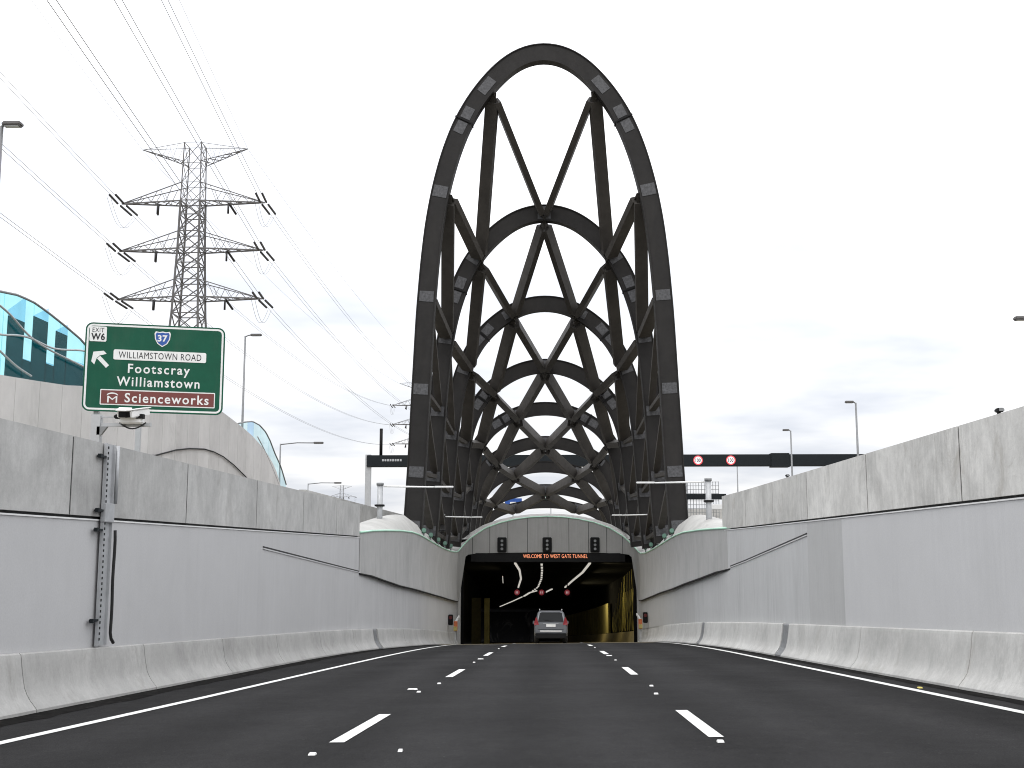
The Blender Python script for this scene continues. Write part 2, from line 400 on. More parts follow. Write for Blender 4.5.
# ---------------------------------------------------------------- retaining walls
def slab_run(tab, side, y0, y1, zb, zt, th, gap=.008, setback=0.0):
    """a wall panel between two stations, following the wall line; inner face on the line"""
    m = MB(); cuts = [y0 + gap / 2] + [y for y, _ in tab if y0 + .1 < y < y1 - .1] + [y1 - gap / 2]
    for a, b in zip(cuts, cuts[1:]):
        xa, xb = interp(tab, a) + side * setback, interp(tab, b) + side * setback
        za = zb(a) if callable(zb) else zb; zb2 = zb(b) if callable(zb) else zb
        ta = zt(a) if callable(zt) else zt; tb = zt(b) if callable(zt) else zt
        m.hexa([(xa, a, za), (xa + side * th, a, za), (xb + side * th, b, zb2), (xb, b, zb2),
                (xa, a, ta), (xa + side * th, a, ta), (xb + side * th, b, tb), (xb, b, tb)])
    return m
def retaining_wall(tab, side, ledge, top, par_cuts, clad_cuts, clad_mats, diag, pm, label):
    w = thing('retaining_wall', label, 'wall', (interp(tab, 15), 15, rz(side * 6, 15)))
    for a, b in zip(clad_cuts, clad_cuts[1:]):
        mt = clad_mats(a)
        slab_run(tab, side, a, b, lambda y: rz(side * 6.5, y) - .3, ledge if b <= 43.8 else (lambda y: interp(diag_shell[side], y) - .02), .24).build('wall_panel', mt, w)
    for a, b in zip(par_cuts, par_cuts[1:]):
        slab_run(tab, side, a, b, ledge + .045, top, .22, .05, -.02).build('parapet_panel', pm, w)
    slab_run(tab, side, par_cuts[0], par_cuts[-1], ledge + .002, ledge + .043, .2, 0, .05).build('shadow_gap', 'joint', w)
    slab_run(tab, side, par_cuts[0], par_cuts[-1], ledge - .020, ledge + .003, .2, 0, -.018).build('capping_strip', 'flash', w)
    (ya, za), (yb, zb) = diag
    f = lambda y: lerp(za, zb, (y - ya) / (yb - ya))
    slab_run(tab, side, ya, yb, lambda y: f(y) - .03, f, .03, 0, -.022).build('ledge_strip', 'clad', w)
    slab_run(tab, side, ya, yb, lambda y: f(y) + .003, lambda y: f(y) + .045, .02, 0, -.010).build('ledge_joint', 'joint', w)
    for y in par_cuts[1:-1]:
        slab_run(tab, side, y - .024, y + .024, ledge + .05, top - .012, .15, 0, -.012).build('joint_seal', 'joint', w)
    slab_run(tab, side, par_cuts[0], par_cuts[-1], ledge + .05, top - .03, .1, 0, .08).build('joint_backing', 'joint', w)
    return w
# hood curve: (station y, edge x, edge top z, bottom z)
HL = [(43.3, -6.985, 1.82, .34), (44.8, -6.76, 1.90, .22), (47, -6.57, 1.95, -.01), (50, -6.32, 1.99, -.31), (52.5, -6.10, 1.97, -.51), (55, -6.04, 1.89, -.68), (57, -6.01, 1.79, -.82), (61, -5.95, 1.55, -1.10), (65, -5.87, 1.31, -1.38), (70, -5.81, 1.10, -1.73), (74, -5.78, 1.03, -2.00)]
HR = [(41.0, 6.485, 1.94, .56), (43.3, 6.30, 1.95, .40), (47, 6.22, 1.97, .10), (52.5, 6.17, 1.95, -.30), (55, 6.155, 1.87, -.50), (57, 6.14, 1.77, -.66), (62, 6.03, 1.42, -1.03), (67, 6.01, 1.15, -1.42), (71, 6.01, .98, -1.72), (74, 6.0, .95, -1.95)]
diag_shell = {-1: [(y, b + .05) for y, _, _, b in HL] + [(77, -2.2)], 1: [(y, b + .05) for y, _, _, b in HR] + [(77, -2.1)]}
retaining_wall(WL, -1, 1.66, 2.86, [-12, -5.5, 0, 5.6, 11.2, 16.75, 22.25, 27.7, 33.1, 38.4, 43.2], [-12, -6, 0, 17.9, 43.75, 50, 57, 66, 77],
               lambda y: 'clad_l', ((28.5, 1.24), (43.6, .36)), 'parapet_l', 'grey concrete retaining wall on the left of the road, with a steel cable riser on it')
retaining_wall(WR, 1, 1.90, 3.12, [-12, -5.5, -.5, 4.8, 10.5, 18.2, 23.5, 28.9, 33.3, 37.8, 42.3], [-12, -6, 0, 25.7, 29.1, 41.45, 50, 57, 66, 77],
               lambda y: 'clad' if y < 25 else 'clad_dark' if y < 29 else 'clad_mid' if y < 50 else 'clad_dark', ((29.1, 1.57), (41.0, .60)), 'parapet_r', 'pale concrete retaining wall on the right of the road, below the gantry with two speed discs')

# ---------------------------------------------------------------- safety barriers (single slope with a toe)
PROF = [(0, -.05), (0, .04), (.03, .08), (.09, .15), (.14, .23), (.175, .33), (.20, .45), (.225, .60), (.245, .76), (.255, .80), (.275, .82), (.52, .82), (.52, -.05)]
def barrier(tab, side, cuts, wide, mat, hs, label):
    w = thing('safety_barrier', label, 'barrier', (interp(tab, 15), 15, rz(side * 6.3, 15)))
    for a, b in zip(cuts, cuts[1:]):
        ga = .42 if a in wide else .011; gb = .42 if b in wide else .011
        n = max(1, int((b - a) / 1.6)); m = MB(); rings = []
        st = [lerp(a + ga, b - gb, i / n) for i in range(n + 1)]
        for y in st:
            x = interp(tab, y); lim = abs((interp(WL, y) if side < 0 else interp(WR, y)) - x) - .012
            rings.append([m.bm.verts.new((x + side * min(u, lim) , y, rz(x, y) + v * (hs if v > .3 else 1))) for u, v in PROF])
        for i in range(n):
            for j in range(len(PROF) - 1): m.bm.faces.new((rings[i][j], rings[i][j + 1], rings[i + 1][j + 1], rings[i + 1][j])).smooth = 2 <= j <= 7
        m.poly([v.co.copy() for v in rings[0]]); m.poly([v.co.copy() for v in reversed(rings[-1])])
        m.build('barrier_segment', mat, w)
    for y in wide:
        x = interp(tab, y) + side * .02; m = MB(); rings = []
        for yy in (y - .41, y + .41):
            lim = abs((interp(WL, yy) if side < 0 else interp(WR, yy)) - x) - .014
            rings.append([m.bm.verts.new((x + side * min(u, lim), yy, rz(x, yy) + v * (hs if v > .3 else 1) * .985)) for u, v in PROF])
        for j in range(len(PROF) - 1): m.bm.faces.new((rings[0][j], rings[0][j + 1], rings[1][j + 1], rings[1][j]))
        m.build('joint_filler', 'galvd', w)
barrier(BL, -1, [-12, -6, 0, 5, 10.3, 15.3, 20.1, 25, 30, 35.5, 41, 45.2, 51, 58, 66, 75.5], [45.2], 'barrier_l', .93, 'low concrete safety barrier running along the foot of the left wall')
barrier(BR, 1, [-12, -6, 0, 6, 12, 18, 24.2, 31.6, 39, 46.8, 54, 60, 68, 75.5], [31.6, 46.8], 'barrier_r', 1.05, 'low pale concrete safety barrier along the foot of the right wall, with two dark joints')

# ---------------------------------------------------------------- tunnel portal: hood, fascia, roof
portal = thing('tunnel_portal', 'curved concrete tunnel portal with a green edge and a dark mouth', 'tunnel portal', (0, 76, rz(0, 76)))
YF = 77.0
FT = [(-5.92, 1.03), (-5.63, 1.41), (-4.93, 2.02), (-4.06, 2.60), (-3.06, 2.97), (-2.06, 3.2), (-1.06, 3.33), (.07, 3.38), (1.2, 3.33), (2.2, 3.2), (3.2, 2.98), (4.2, 2.62), (5.1, 2.05), (5.78, 1.44), (6.1, 1.0)]
FB = [(-5.71, -.52), (-5.66, .15), (-5.50, .62), (-5.2, .88), (-4.7, .95), (-3.7, .99), (0, 1.04), (3.9, .99), (4.95, .95), (5.45, .88), (5.75, .62), (5.91, .15), (5.97, -.52)]
cols = []                                                          # (top, bottom, is_joint)
def hood_cols(H):
    return [((x, y, t), (x, y, b)) for y, x, t, b in H]
def fascia_top(x): return interp([(a, b) for a, b in FT], x)
def fascia_bot(x): return interp([(a, b) for a, b in FB], x)
left = hood_cols(HL) + [((-5.73, 75.7, 1.10), (-5.76, 75.7, -2.1)), ((-5.60, 76.5, 1.34), (-5.74, 76.6, -2.14))]
right = [((5.82, 76.5, 1.32), (5.98, 76.6, -2.05)), ((5.95, 75.7, 1.08), (5.99, 75.7, -2.02))] + list(reversed(hood_cols(HR)))
fx = []
jx = [-4.9, -3.75, -2.55, -1.25, .12, 1.5, 2.8, 4.0, 5.05]
x = -5.35
while x < 5.64:
    fx.append(x); x += .18
fx = sorted([a for a in fx if min(abs(a - j) for j in jx) > .06] + [j - .016 for j in jx] + [j + .016 for j in jx])
mid = [((x, YF, fascia_top(x)), (x, YF, fascia_bot(x))) for x in fx]
cols = left + mid + right
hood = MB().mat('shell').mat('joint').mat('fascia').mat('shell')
NV = 8
rows = []
for tp, bt in cols:
    tp, bt = Vector(tp), Vector(bt); col = []
    for k in range(NV + 1):
        t = k / NV; p = tp.lerp(bt, t)
        if p.y < 76: p.x += (-1 if p.x < 0 else 1) * .10 * math.sin(math.pi * t) * (0 if p.y < 44 else min(1, (p.y - 44) / 14))   # hollow cheek
        col.append(p)
    rows.append([hood.bm.verts.new(p) for p in col])
for i in range(len(rows) - 1):
    a, b = cols[i][0], cols[i + 1][0]
    jt = a[1] == YF and b[1] == YF and b[0] - a[0] < .04
    for k in range(NV):
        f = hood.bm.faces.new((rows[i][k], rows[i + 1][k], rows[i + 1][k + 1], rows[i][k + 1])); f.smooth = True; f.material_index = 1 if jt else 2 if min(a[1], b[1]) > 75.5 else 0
hood.build('hood_shell', 'shell', portal, recalc=False)
def strip_run(pts, w, h, name, mat, off=(0, 0, 0)):
    m = MB()
    for a, b in zip(pts, pts[1:]):
        if (Vector(a) - Vector(b)).length > 1e-4: m.bar(Vector(a) + Vector(off), Vector(b) + Vector(off), w, h)
    return m.build(name, mat, portal)
tops = [Vector(c[0]) for c in cols]; bots = [Vector(c[1]) for c in cols]
m = MB(); m.tube([p + Vector((0, -.01, .02)) for p in tops], .042, 8); m.build('edge_strip', 'edge', portal)
lb = [Vector(c[1]) for c in left[:-1]]; rb = [Vector(c[1]) for c in right[1:]]
for run in (lb, rb):
    m = MB()
    for a, b in zip(run, run[1:]): m.bar(a + Vector((0, 0, -.03)), b + Vector((0, 0, -.03)), .08, .055)
    m.build('shadow_joint', 'black', portal)
# roof shell rising behind the green edge and running back over the tunnel
roof_rows = []
for tp, bt in cols:
    tp = Vector(tp); s = -1 if tp.x < 0 else 1
    if tp.y < 75: d = Vector((s, .12, 0)); k = min(1, max(0, (tp.y - 43.6) / 11)); rise = .98 * (1 - max(0, (tp.y - 56) / 22)); wide = 1.15
    elif tp.y < YF: d = Vector((s * .7, .7, 0)); k = 1; rise = .35; wide = 2.5
    else: d = Vector((tp.x * .02, 1, 0)); k = 1; rise = .34; wide = 6
    fr = [(0, 0), (.12, .28), (.35, .70), (.65, .96), (1.0, 1.0)]
    r = [tp + d * wide * a + Vector((0, 0, rise * k * b)) for a, b in fr]
    e = r[-1] + d * (3.0 if tp.y < YF else 16); e.z = 1.5 if tp.y < YF else max(1.5, r[-1].z - 2.0); r.append(e)
    roof_rows.append(r)
MB().grid(roof_rows, True).build('roof_shell', 'roofc', portal)
# opening: jambs, black soffit beam
m = MB()
m.box(-5.86, -5.66, 76.75, 77.6, rz(0, 77) - .4, -.45); m.build('jamb', 'shell', portal)
m = MB(); m.box(5.94, 6.12, 76.75, 77.6, rz(0, 77) - .4, -.45); m.build('jamb', 'shell', portal)
m = MB(); m.box(-5.0, 5.2, 77.05, 77.9, .42, 1.0); m.build('soffit_beam', 'black', portal)
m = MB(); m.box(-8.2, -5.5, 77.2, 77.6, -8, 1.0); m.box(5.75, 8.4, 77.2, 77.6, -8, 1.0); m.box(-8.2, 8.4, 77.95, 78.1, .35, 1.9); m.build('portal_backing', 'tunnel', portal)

# ---------------------------------------------------------------- inside of the tunnel
tun = thing('tunnel_tube', 'dark tunnel interior curving left behind the portal', 'tunnel', (0, 90, rz(0, 90)))
ty = [77.7] + [80 + 5 * i for i in range(30)]
def trow(y, x, dz): return (x + bend(y), y, rz(0, y) + dz)
CE = 5.6
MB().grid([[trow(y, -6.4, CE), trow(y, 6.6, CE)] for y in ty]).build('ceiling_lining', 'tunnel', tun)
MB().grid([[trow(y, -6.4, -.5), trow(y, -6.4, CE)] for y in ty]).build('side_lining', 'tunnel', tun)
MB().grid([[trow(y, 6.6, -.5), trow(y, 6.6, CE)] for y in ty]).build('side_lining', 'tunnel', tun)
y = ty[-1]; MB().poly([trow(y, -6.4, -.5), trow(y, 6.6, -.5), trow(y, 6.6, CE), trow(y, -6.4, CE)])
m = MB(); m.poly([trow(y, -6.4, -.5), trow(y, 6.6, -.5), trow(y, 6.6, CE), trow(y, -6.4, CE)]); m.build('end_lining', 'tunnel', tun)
for a in range(112, 172, 6):
    m = MB(); b = a + 5.9
    m.hexa([trow(a, 6.25, .9), trow(a, 6.45, .9), trow(b, 6.45, .9), trow(b, 6.25, .9), trow(a, 6.25, 3.7), trow(a, 6.45, 3.7), trow(b, 6.45, 3.7), trow(b, 6.25, 3.7)])
    m.build('wall_panel', 'yellow', tun)
for a in range(78, 170, 8):
    m = MB(); b = a + 7.96
    m.hexa([trow(a, 5.75, -.2), trow(a, 6.3, -.2), trow(b, 6.3, -.2), trow(b, 5.75, -.2), trow(a, 6.0, .85), trow(a, 6.3, .85), trow(b, 6.3, .85), trow(b, 6.0, .85)])
    m.build('tunnel_barrier', 'tan', tun)
# curved ochre blades of the feature wall just inside, on the right
for a in range(17):
    y0 = 79 + a * 1.95; m = MB(); top = 4.3 if a < 9 else max(1.2, 4.3 - (a - 8) * .36)
    for sg_ in (1, -1):
        pts = []
        for k in range(9):
            t = k / 8; pts.append((6.22, y0 + sg_ * (.34 * math.sin(t * 5.0 + a * .8) + t * .55), rz(0, y0) + .95 + t * (top if sg_ > 0 else top * .7)))
        for i, (p, q) in enumerate(zip(pts, pts[1:])):
            w = .17 - .09 * i / 8; d = .012 if sg_ > 0 else .018
            m.hexa([(p[0], p[1] - w, p[2]), (p[0] + d, p[1] - w, p[2]), (p[0] + d, p[1] + w, p[2]), (p[0], p[1] + w, p[2]),
                    (q[0], q[1] - w, q[2]), (q[0] + d, q[1] - w, q[2]), (q[0] + d, q[1] + w, q[2]), (q[0], q[1] + w, q[2])])
    m.build('feature_blade', 'blade', tun)
# pale pier at the left
m = MB(); m.box(-5.16, -4.76, 97, 98.2, rz(0, 97) - .3, rz(0, 97) + 3.6); m.build('pier', 'yellow', tun)
m = MB(); m.box(-6.3, -5.5, 98.3, 98.5, rz(0, 97) - .3, rz(0, 97) + 3.6); m.build('pier_screen', 'panel_dim', tun)

def ceil_lamp(path, w, label, dash=None):
    """a strip of lamps under the ceiling; path of (x, y) on the ceiling"""
    o = thing('tunnel_ceiling_light', label, 'ceiling light', (path[0][0], path[0][1], rz(0, path[0][1]) + CE), 'lamp strips under the tunnel ceiling')
    pts = []; w *= .42
    for (xa, ya), (xb, yb) in zip(path, path[1:]):
        k = max(1, int((yb - ya) / (.8 if dash else 1.5)))
        pts += [(lerp(xa, xb, i / k), lerp(ya, yb, i / k)) for i in range(k)]
    pts.append(path[-1])
    ms, mb = MB(), MB()
    for i, ((xa, ya), (xb, yb)) in enumerate(zip(pts, pts[1:])):
        za, zb = rz(0, ya) + CE - .15, rz(0, yb) + CE - .15
        mb.bar((xa, ya, za + .09), (xb, yb, zb + .09), w + .1, .08)
        if dash and i % dash: continue
        ms.bar((xa, ya, za), (xb, yb, zb), w, .09)
    mb.build('housing', 'black', o); ms.build('diffuser', 'strip', o)
ceil_lamp([(-2.17, 80.8), (-2.05, 89), (-2.21, 101.5), (-2.94, 120.5)], .34, 'short curved lamp strip on the left of the tunnel ceiling')
ceil_lamp([(3.02, 80.8), (2.85, 92), (2.35, 104.5), (1.88, 118)], .36, 'long continuous lamp strip on the right of the tunnel ceiling')
ceil_lamp([(-.33, 82), (-.33, 89), (-.43, 101.5), (-.86, 118), (-1.6, 128)], .36, 'broken row of small lamps along the middle of the tunnel ceiling', 4)
ceil_lamp([(-1.0, 126), (-1.85, 131), (-2.73, 142)], .5, 'distant bright lamp strip just above the car, curving left in the tunnel')
ceil_lamp([(.58, 122), (-.17, 131)], .42, 'distant short lamp strip beside the middle red lane signal')
ceil_lamp([(-3.0, 144), (-4.6, 160), (-7.4, 186)], .32, 'farthest thin lamp strip, low on the left in the tunnel')
ceil_lamp([(-3.68, 98), (-4.07, 109.5)], .14, 'faint short row of lamps left of the left lamp strip', 3)
for xx, yy, e, rot in ((3.6, 83, 60, -80), (3.5, 94, 60, -80), (3.0, 113, 110, -80), (-3.0, 90, 40, 70)):
    lp = bpy.data.lights.new('tunnel_fill_light', 'AREA'); lp.energy = e; lp.color = (1.0, .86, .5); lp.size = .6  # unseen fill lights added to brighten the yellow panels and the pier
    lo_ = bpy.data.objects.new('tunnel_fill_light', lp); COL.objects.link(lo_); lo_.location = (xx, yy, rz(0, yy) + 4.4); lo_.rotation_euler = (0, R(rot), 0)
for xx, nm in ((-2.72, 'left'), (-.45, 'middle'), (1.92, 'right')):
    o = thing('lane_signal', 'round red lane signal under the tunnel ceiling, the %s one of three' % nm, 'lane signal', (xx, 108, -2.7), 'red lane signals in the tunnel')
    m = MB(); m.box(xx - .40, xx + .40, 108.02, 108.2, -3.1, -2.3, .03); m.box(xx - .05, xx + .05, 108.06, 108.16, -2.3, rz(0, 108) + CE); m.build('housing', 'black', o)
    m = MB(); ring = [(.26 * math.cos(a), .26 * math.sin(a)) for a in (2 * math.pi * k / 20 for k in range(20))]
    m.prism(ring, lambda u, v, d: (xx + u, 108.0 + d, -2.7 + v), 0, .02); m.build('lamp', 'redlamp', o)
    m = MB()
    for dx in (-.09, .05): m.box(xx + dx - .03, xx + dx + .05, 107.975, 107.99, -2.80, -2.60)
    m.build('digits', 'whitelamp', o)

# ---------------------------------------------------------------- signals and message board on the portal
def msg_fn(u, v, d): return Vector((u, 76.98 - d, v))
vms = thing('message_board', 'long black electronic board with orange lettering over the tunnel mouth', 'message board', (.5, 77, .5))
m = MB(); m.box(-4.7, 4.9, 76.985, 77.04, .40, .98, 0); m.build('board', 'black', vms)
text_mesh('lettering', 'WELCOME TO WEST GATE TUNNEL', msg_fn, .60, .78, 4.25, .24, 'amber', vms, .012, -.012)
for xx, nm in ((-2.93, 'left'), (.06, 'middle'), (3.22, 'right')):
    o = thing('traffic_signal', 'black three lamp traffic signal on the portal fascia, the %s one of three' % nm, 'traffic signal', (xx, 76.9, 1.5), 'traffic signals on the portal fascia')
    m = MB(); m.box(xx - .31, xx + .31, 76.86, 76.97, 1.02, 2.02, .05); m.build('backboard', 'black', o)
    for z in (1.78, 1.52, 1.26):
        m = MB(); m.tube([(xx, 76.70, z), (xx, 76.87, z)], .115, 12); m.build('visor', 'rubber', o)
        m = MB(); m.tube([(xx, 76.685, z), (xx, 76.70, z)], .085, 12); m.build('lens', 'galvd', o)

# ---------------------------------------------------------------- the lattice of arches
U = [0, .1, .205, .31, .418, .545, .656, .740, .805, .850, .880, .908, .930, .950, .970, 1.0]
V = [1, .997, .987, .968, .939, .893, .837, .772, .699, .625, .545, .440, .320, .215, .115, 0]
arcs = [0]
for i in range(1, len(U)): arcs.append(arcs[-1] + math.hypot((U[i] - U[i - 1]) * 6.6, (V[i] - V[i - 1]) * 23.5))
def smooth_profile(n=80):
    raw = []
    for k in range(-6, n + 7):
        s = abs(k) / n * arcs[-1]; s = min(s, arcs[-1])
        raw.append((interp(list(zip(arcs, U)), s) * (1 + .018 * math.sin(math.pi * min(1, s / arcs[-1])))  * (1 if k >= 0 else -1), interp(list(zip(arcs, V)), s)))
    for _ in range(5):
        raw = [raw[0]] + [((a[0] + 2 * b[0] + c[0]) / 4, (a[1] + 2 * b[1] + c[1]) / 4) for a, b, c in zip(raw, raw[1:], raw[2:])] + [raw[-1]]
    return raw[6:6 + n + 1]
PR = smooth_profile()
ARCH = []                                                          # y, half width, base z, apex z
apex = [EYE + 1.07 * (z - EYE) for z in (25.98, 19.44, 15.70, 12.93, 10.94, 9.21, 7.85, 6.42, 5.45)]
halfw = [1.07 * x for x in (6.66, 6.46, 6.28, 6.04, 5.95, 6.05, 6.15, 6.2, 6.2)]
AY = [57.8 + 5.885 * k for k in range(9)]
basez = [1.75, 1.45, 1.2, 1.35, 1.6, .8, .8, .8, .8]
DEP = [.95, .94, .93, .92, .92, .92, .90, .84, .80]
lat = thing('lattice_archway', 'tall dark steel lattice of nine arches shrinking towards the tunnel mouth', 'archway', (0, 57.8, 1.9))
def half_curve(k):
    return [Vector((u * halfw[k] - .04 * (1 if u else 1), AY[k], basez[k] + v * (apex[k] - basez[k]))) for u, v in PR]
def full_curve(k):
    h = half_curve(k); l = [Vector((-.08 - p.x, p.y, p.z)) for p in h]
    return list(reversed(l[1:])) + h
def normals(c):
    out = []
    for i in range(len(c)):
        d = (c[min(i + 1, len(c) - 1)] - c[max(i - 1, 0)]).normalized(); out.append(Vector((-d.z, 0, d.x)))
    return out                                                      # towards the outside for left-to-right order
def arc_at(k, t):
    """(outer point, outward normal, tangent) at fraction t of the half arc, -1..1"""
    c = full_curve(k); nn = normals(c); mid = len(c) // 2
    L_ = [0.0]
    for i in range(mid, len(c) - 1): L_.append(L_[-1] + (c[i + 1] - c[i]).length)
    s = abs(t) * L_[-1]; j = 0
    while j < len(L_) - 2 and L_[j + 1] < s: j += 1
    f = (s - L_[j]) / (L_[j + 1] - L_[j]); a = c[mid + j].lerp(c[mid + j + 1], f); n_ = nn[mid + j].lerp(nn[mid + j + 1], f).normalized()
    if t < 0: a = Vector((-.08 - a.x, a.y, a.z)); n_ = Vector((-n_.x, 0, n_.z))
    return a, n_, Vector((n_.z, 0, -n_.x))
TH = .48
NODES = [[.143, .372, .572, .742, .890, .985], [0, .245, .48, .67, .835, .97], [.134, .40, .63, .82, .97], [0, .29, .56, .79, .96], [.175, .45, .70, .91],
         [0, .37, .70, .95], [.25, .60, .9], [0, .50, .9], [.32, .75]]
for k in range(9):
    c = full_curve(k); nn = normals(c); m = MB(); d = DEP[k]; th = TH if k < 5 else .42
    for lay in ((0.0, .05, th / 2 + .055), (.05, d - .05, th / 2), (d - .05, d, th / 2 + .055)):
        rg = []
        for p, n_ in zip(c, nn):
            o1, o2 = p - n_ * lay[0], p - n_ * lay[1]; h = lay[2]
            rg.append([m.bm.verts.new(q) for q in (o1 + Vector((0, -h, 0)), o1 + Vector((0, h, 0)), o2 + Vector((0, h, 0)), o2 + Vector((0, -h, 0)))])
        for a, b in zip(rg, rg[1:]):
            for i in range(4): m.bm.faces.new((a[i], a[(i + 1) % 4], b[(i + 1) % 4], b[i]))
        m.bm.faces.new(rg[0]); m.bm.faces.new(list(reversed(rg[-1])))
    rib = m.build('arch_rib', 'steel', lat)
    nodes = NODES[k]
    def plate(t, lu, w, off=0.0, mat='plate'):
        p, n_, tg = arc_at(k, t); ctr = p - n_ * (d * .5) + tg * off + Vector((0, -th / 2 - .012, 0))
        m = MB(); m.bar(ctr - tg * lu / 2, ctr + tg * lu / 2, w, .022, (0, 1, 0)); return m.build('joint_plate', mat, rib)
    for t in nodes:
        for s in ((1, -1) if t else (1,)): plate(s * t, .95 if 0 < t < .2 else .55 + .35 * max(0, .55 - t), d * (.55 if 0 < t < .2 else .78))
    if k < 6:
        ts = (.225, ) if k % 2 == 0 else (.345,)
        if k in (2, 4): ts = (.26,)
        for t in ts:
            for s in (1, -1):
                plate(s * t, .66, d * .56, .43); plate(s * t, .66, d * .56, -.43)
                p, n_, tg = arc_at(k, s * t); m = MB(); ctr = p - n_ * d * .5
                m.bar(ctr - tg * .035, ctr + tg * .035, th + .15, d + .06, n_); m.build('splice_flange', 'black', rib)
def node(k, t):
    p, n_, tg = arc_at(k, t); return p - n_ * (DEP[k] * (.92 if abs(t) < .42 else .60)), n_
links_ = []
for k in range(8):
    odd, even = (k, k + 1) if k % 2 == 0 else (k + 1, k)
    for i, to in enumerate(NODES[odd]):
        for te in NODES[even][i:i + 2]:
            for sg_ in (1, -1):
                if (k >= 4 and max(to, te) > .92) or max(to, te) > .975: continue
                links_.append((k, odd, sg_ * to, even, sg_ * te))
rest = MB()
for idx, (k, odd, to, even, te) in enumerate(links_):
    a, na = node(odd, to); b, nb = node(even, te); dd = (b - a).normalized(); up = (na + nb).normalized()
    h, w = (.36, .2) if max(abs(to), abs(te)) > .6 else (.66, .33) if k < 2 else (.72, .38)
    big = idx < 100
    m = MB() if big else rest
    a2, b2 = a + dd * .55, b - dd * .55
    m.bar(a2, b2, w, h, up)
    for p, q in ((a + dd * .02, a2 + dd * .12), (b - dd * .02, b2 - dd * .12)): m.bar(p, q, .05, h * .6, up)     # gusset tongues
    if big: m.build('brace', 'brace', lat)
o = rest.build('far_braces', 'brace', lat); o['kind'] = 'stuff'

# floodlights along the green edge at the feet of the arches
def floodlight(x, y, z, s, label):
    o = thing('floodlight', label, 'floodlight', (x, y, z), 'floodlights at the feet of the arches')
    m = MB(); m.tube([(x, y - .04, z + .2), (x - s * .03, y - .3, z + .26)], .115, 14); m.build('housing', 'lampgreen', o)
    m = MB(); m.tube([(x - s * .03, y - .3, z + .26), (x - s * .031, y - .31, z + .262)], .09, 14); m.build('lens', 'lensgreen', o)
    m = MB(); m.box(x - .04, x + .04, y - .2, y - .12, z - .12, z + .1); m.build('bracket', 'galvd', o)
order = ['first', 'second', 'third', 'fourth', 'fifth']
for i, y in enumerate((57.3, 60.3, 63.8, 67.4, 71.2)):
    zl = interp([(a, c) for a, b, c, e in HL], y); xl = interp([(a, b) for a, b, c, e in HL], y)
    floodlight(xl - .05, y, zl + .12, -1, '%s small green floodlight from the road along the left green edge' % order[i])
    zl = interp([(a, c) for a, b, c, e in HR], y); xl = interp([(a, b) for a, b, c, e in HR], y)
    floodlight(xl + .05, y, zl + .12, 1, '%s small green floodlight from the road along the right green edge' % order[i])

# ---------------------------------------------------------------- things on the portal shoulders
def boom_light(x, y, zb, zt, s, reach, label, col='galv'):
    o = thing('boom_arm_post', label, 'boom arm', (x, y, zb), 'white boom arms on the portal shoulders')
    m = MB(); m.tube([(x, y, zb), (x, y, zt)], .125, 14); m.build('post', col, o)
    for z in (zt - .02, zt - .95): m = MB(); m.tube([(x, y, z - .06), (x, y, z + .05)], .16, 14); m.build('collar', 'galvd', o)
    m = MB(); m.box(x - .2, x + .2, y - .2, y + .1, zt - .99, zt - .91); m.build('collar_bracket', 'black', o)
    m = MB(); m.tube([(x + s * .15, y, zt - .12), (x + s * (reach * .74), y, zt - .16)], .038, 10); m.build('arm', 'white', o)
    m = MB(); m.box(*sorted((x + s * reach * .74, x + s * reach)), y - .10, y + .10, zt - .19, zt - .11, .02); m.build('lamp_head', 'white', o)
boom_light(-7.22, 50, 1.6, 4.05, 1, 3.2, 'slim grey post with a white boom arm in front of the left arch leg')
boom_light(7.0, 50, 1.6, 4.22, -1, 3.1, 'slim grey post with a white boom arm in front of the right arch leg')
boom_light(-6.1, 68, 1.0, 3.25, 1, 2.35, 'low white boom arm deeper in beside the left arch feet', 'steel')
boom_light(6.2, 68, 1.0, 3.36, -1, 2.35, 'low white boom arm deeper in beside the right arch feet', 'steel')

ws = thing('mesh_screen', 'white wire mesh screen with a dark rail behind the right arch foot', 'screen', (9.2, 66, 1.6))
m = MB()
for i in range(13): m.tube([(7.9 + i * .16, 66, 1.6), (7.9 + i * .16, 66, 5.05)], .017, 5)
for i in range(16): m.tube([(7.9, 66, 1.8 + i * .215), (9.85, 66, 1.8 + i * .215)], .015, 5)
m.build('wire_mesh', 'screen', ws)
m = MB()
for xx in (8.0, 9.2, 10.1): m.tube([(xx, 66.1, 1.5), (xx, 66.1, 4.3 if xx > 9.5 else 5.1)], .06, 8)
m.build('post', 'galv', ws)
m = MB(); m.box(7.8, 10.2, 65.75, 65.9, 4.02, 4.34); m.build('rail', 'gantry', ws)
m = MB(); m.box(9.3, 10.05, 65.6, 65.74, 3.45, 3.75, .03); m.build('cabinet', 'white', ws)
w2 = thing('rear_wall', 'short plain concrete wall behind the right shoulder of the portal', 'wall', (9.5, 68, 1.5))
MB().box(7.2, 12.0, 67.5, 67.8, 1.2, 3.55).build('wall_slab', 'parapet_r', w2)
w3 = thing('rear_wall', 'long sloping concrete wall beyond the left gantry post', 'wall', (-10, 70, 1.5))
m = MB(); m.hexa([(-11.2, 52, 1), (-10.9, 52, 1), (-8.3, 78, 1), (-8.6, 78, 1), (-11.2, 52, 3.9), (-10.9, 52, 3.9), (-8.3, 78, 3.2), (-8.6, 78, 3.2)]); m.build('wall_slab', 'parapet_l', w3)

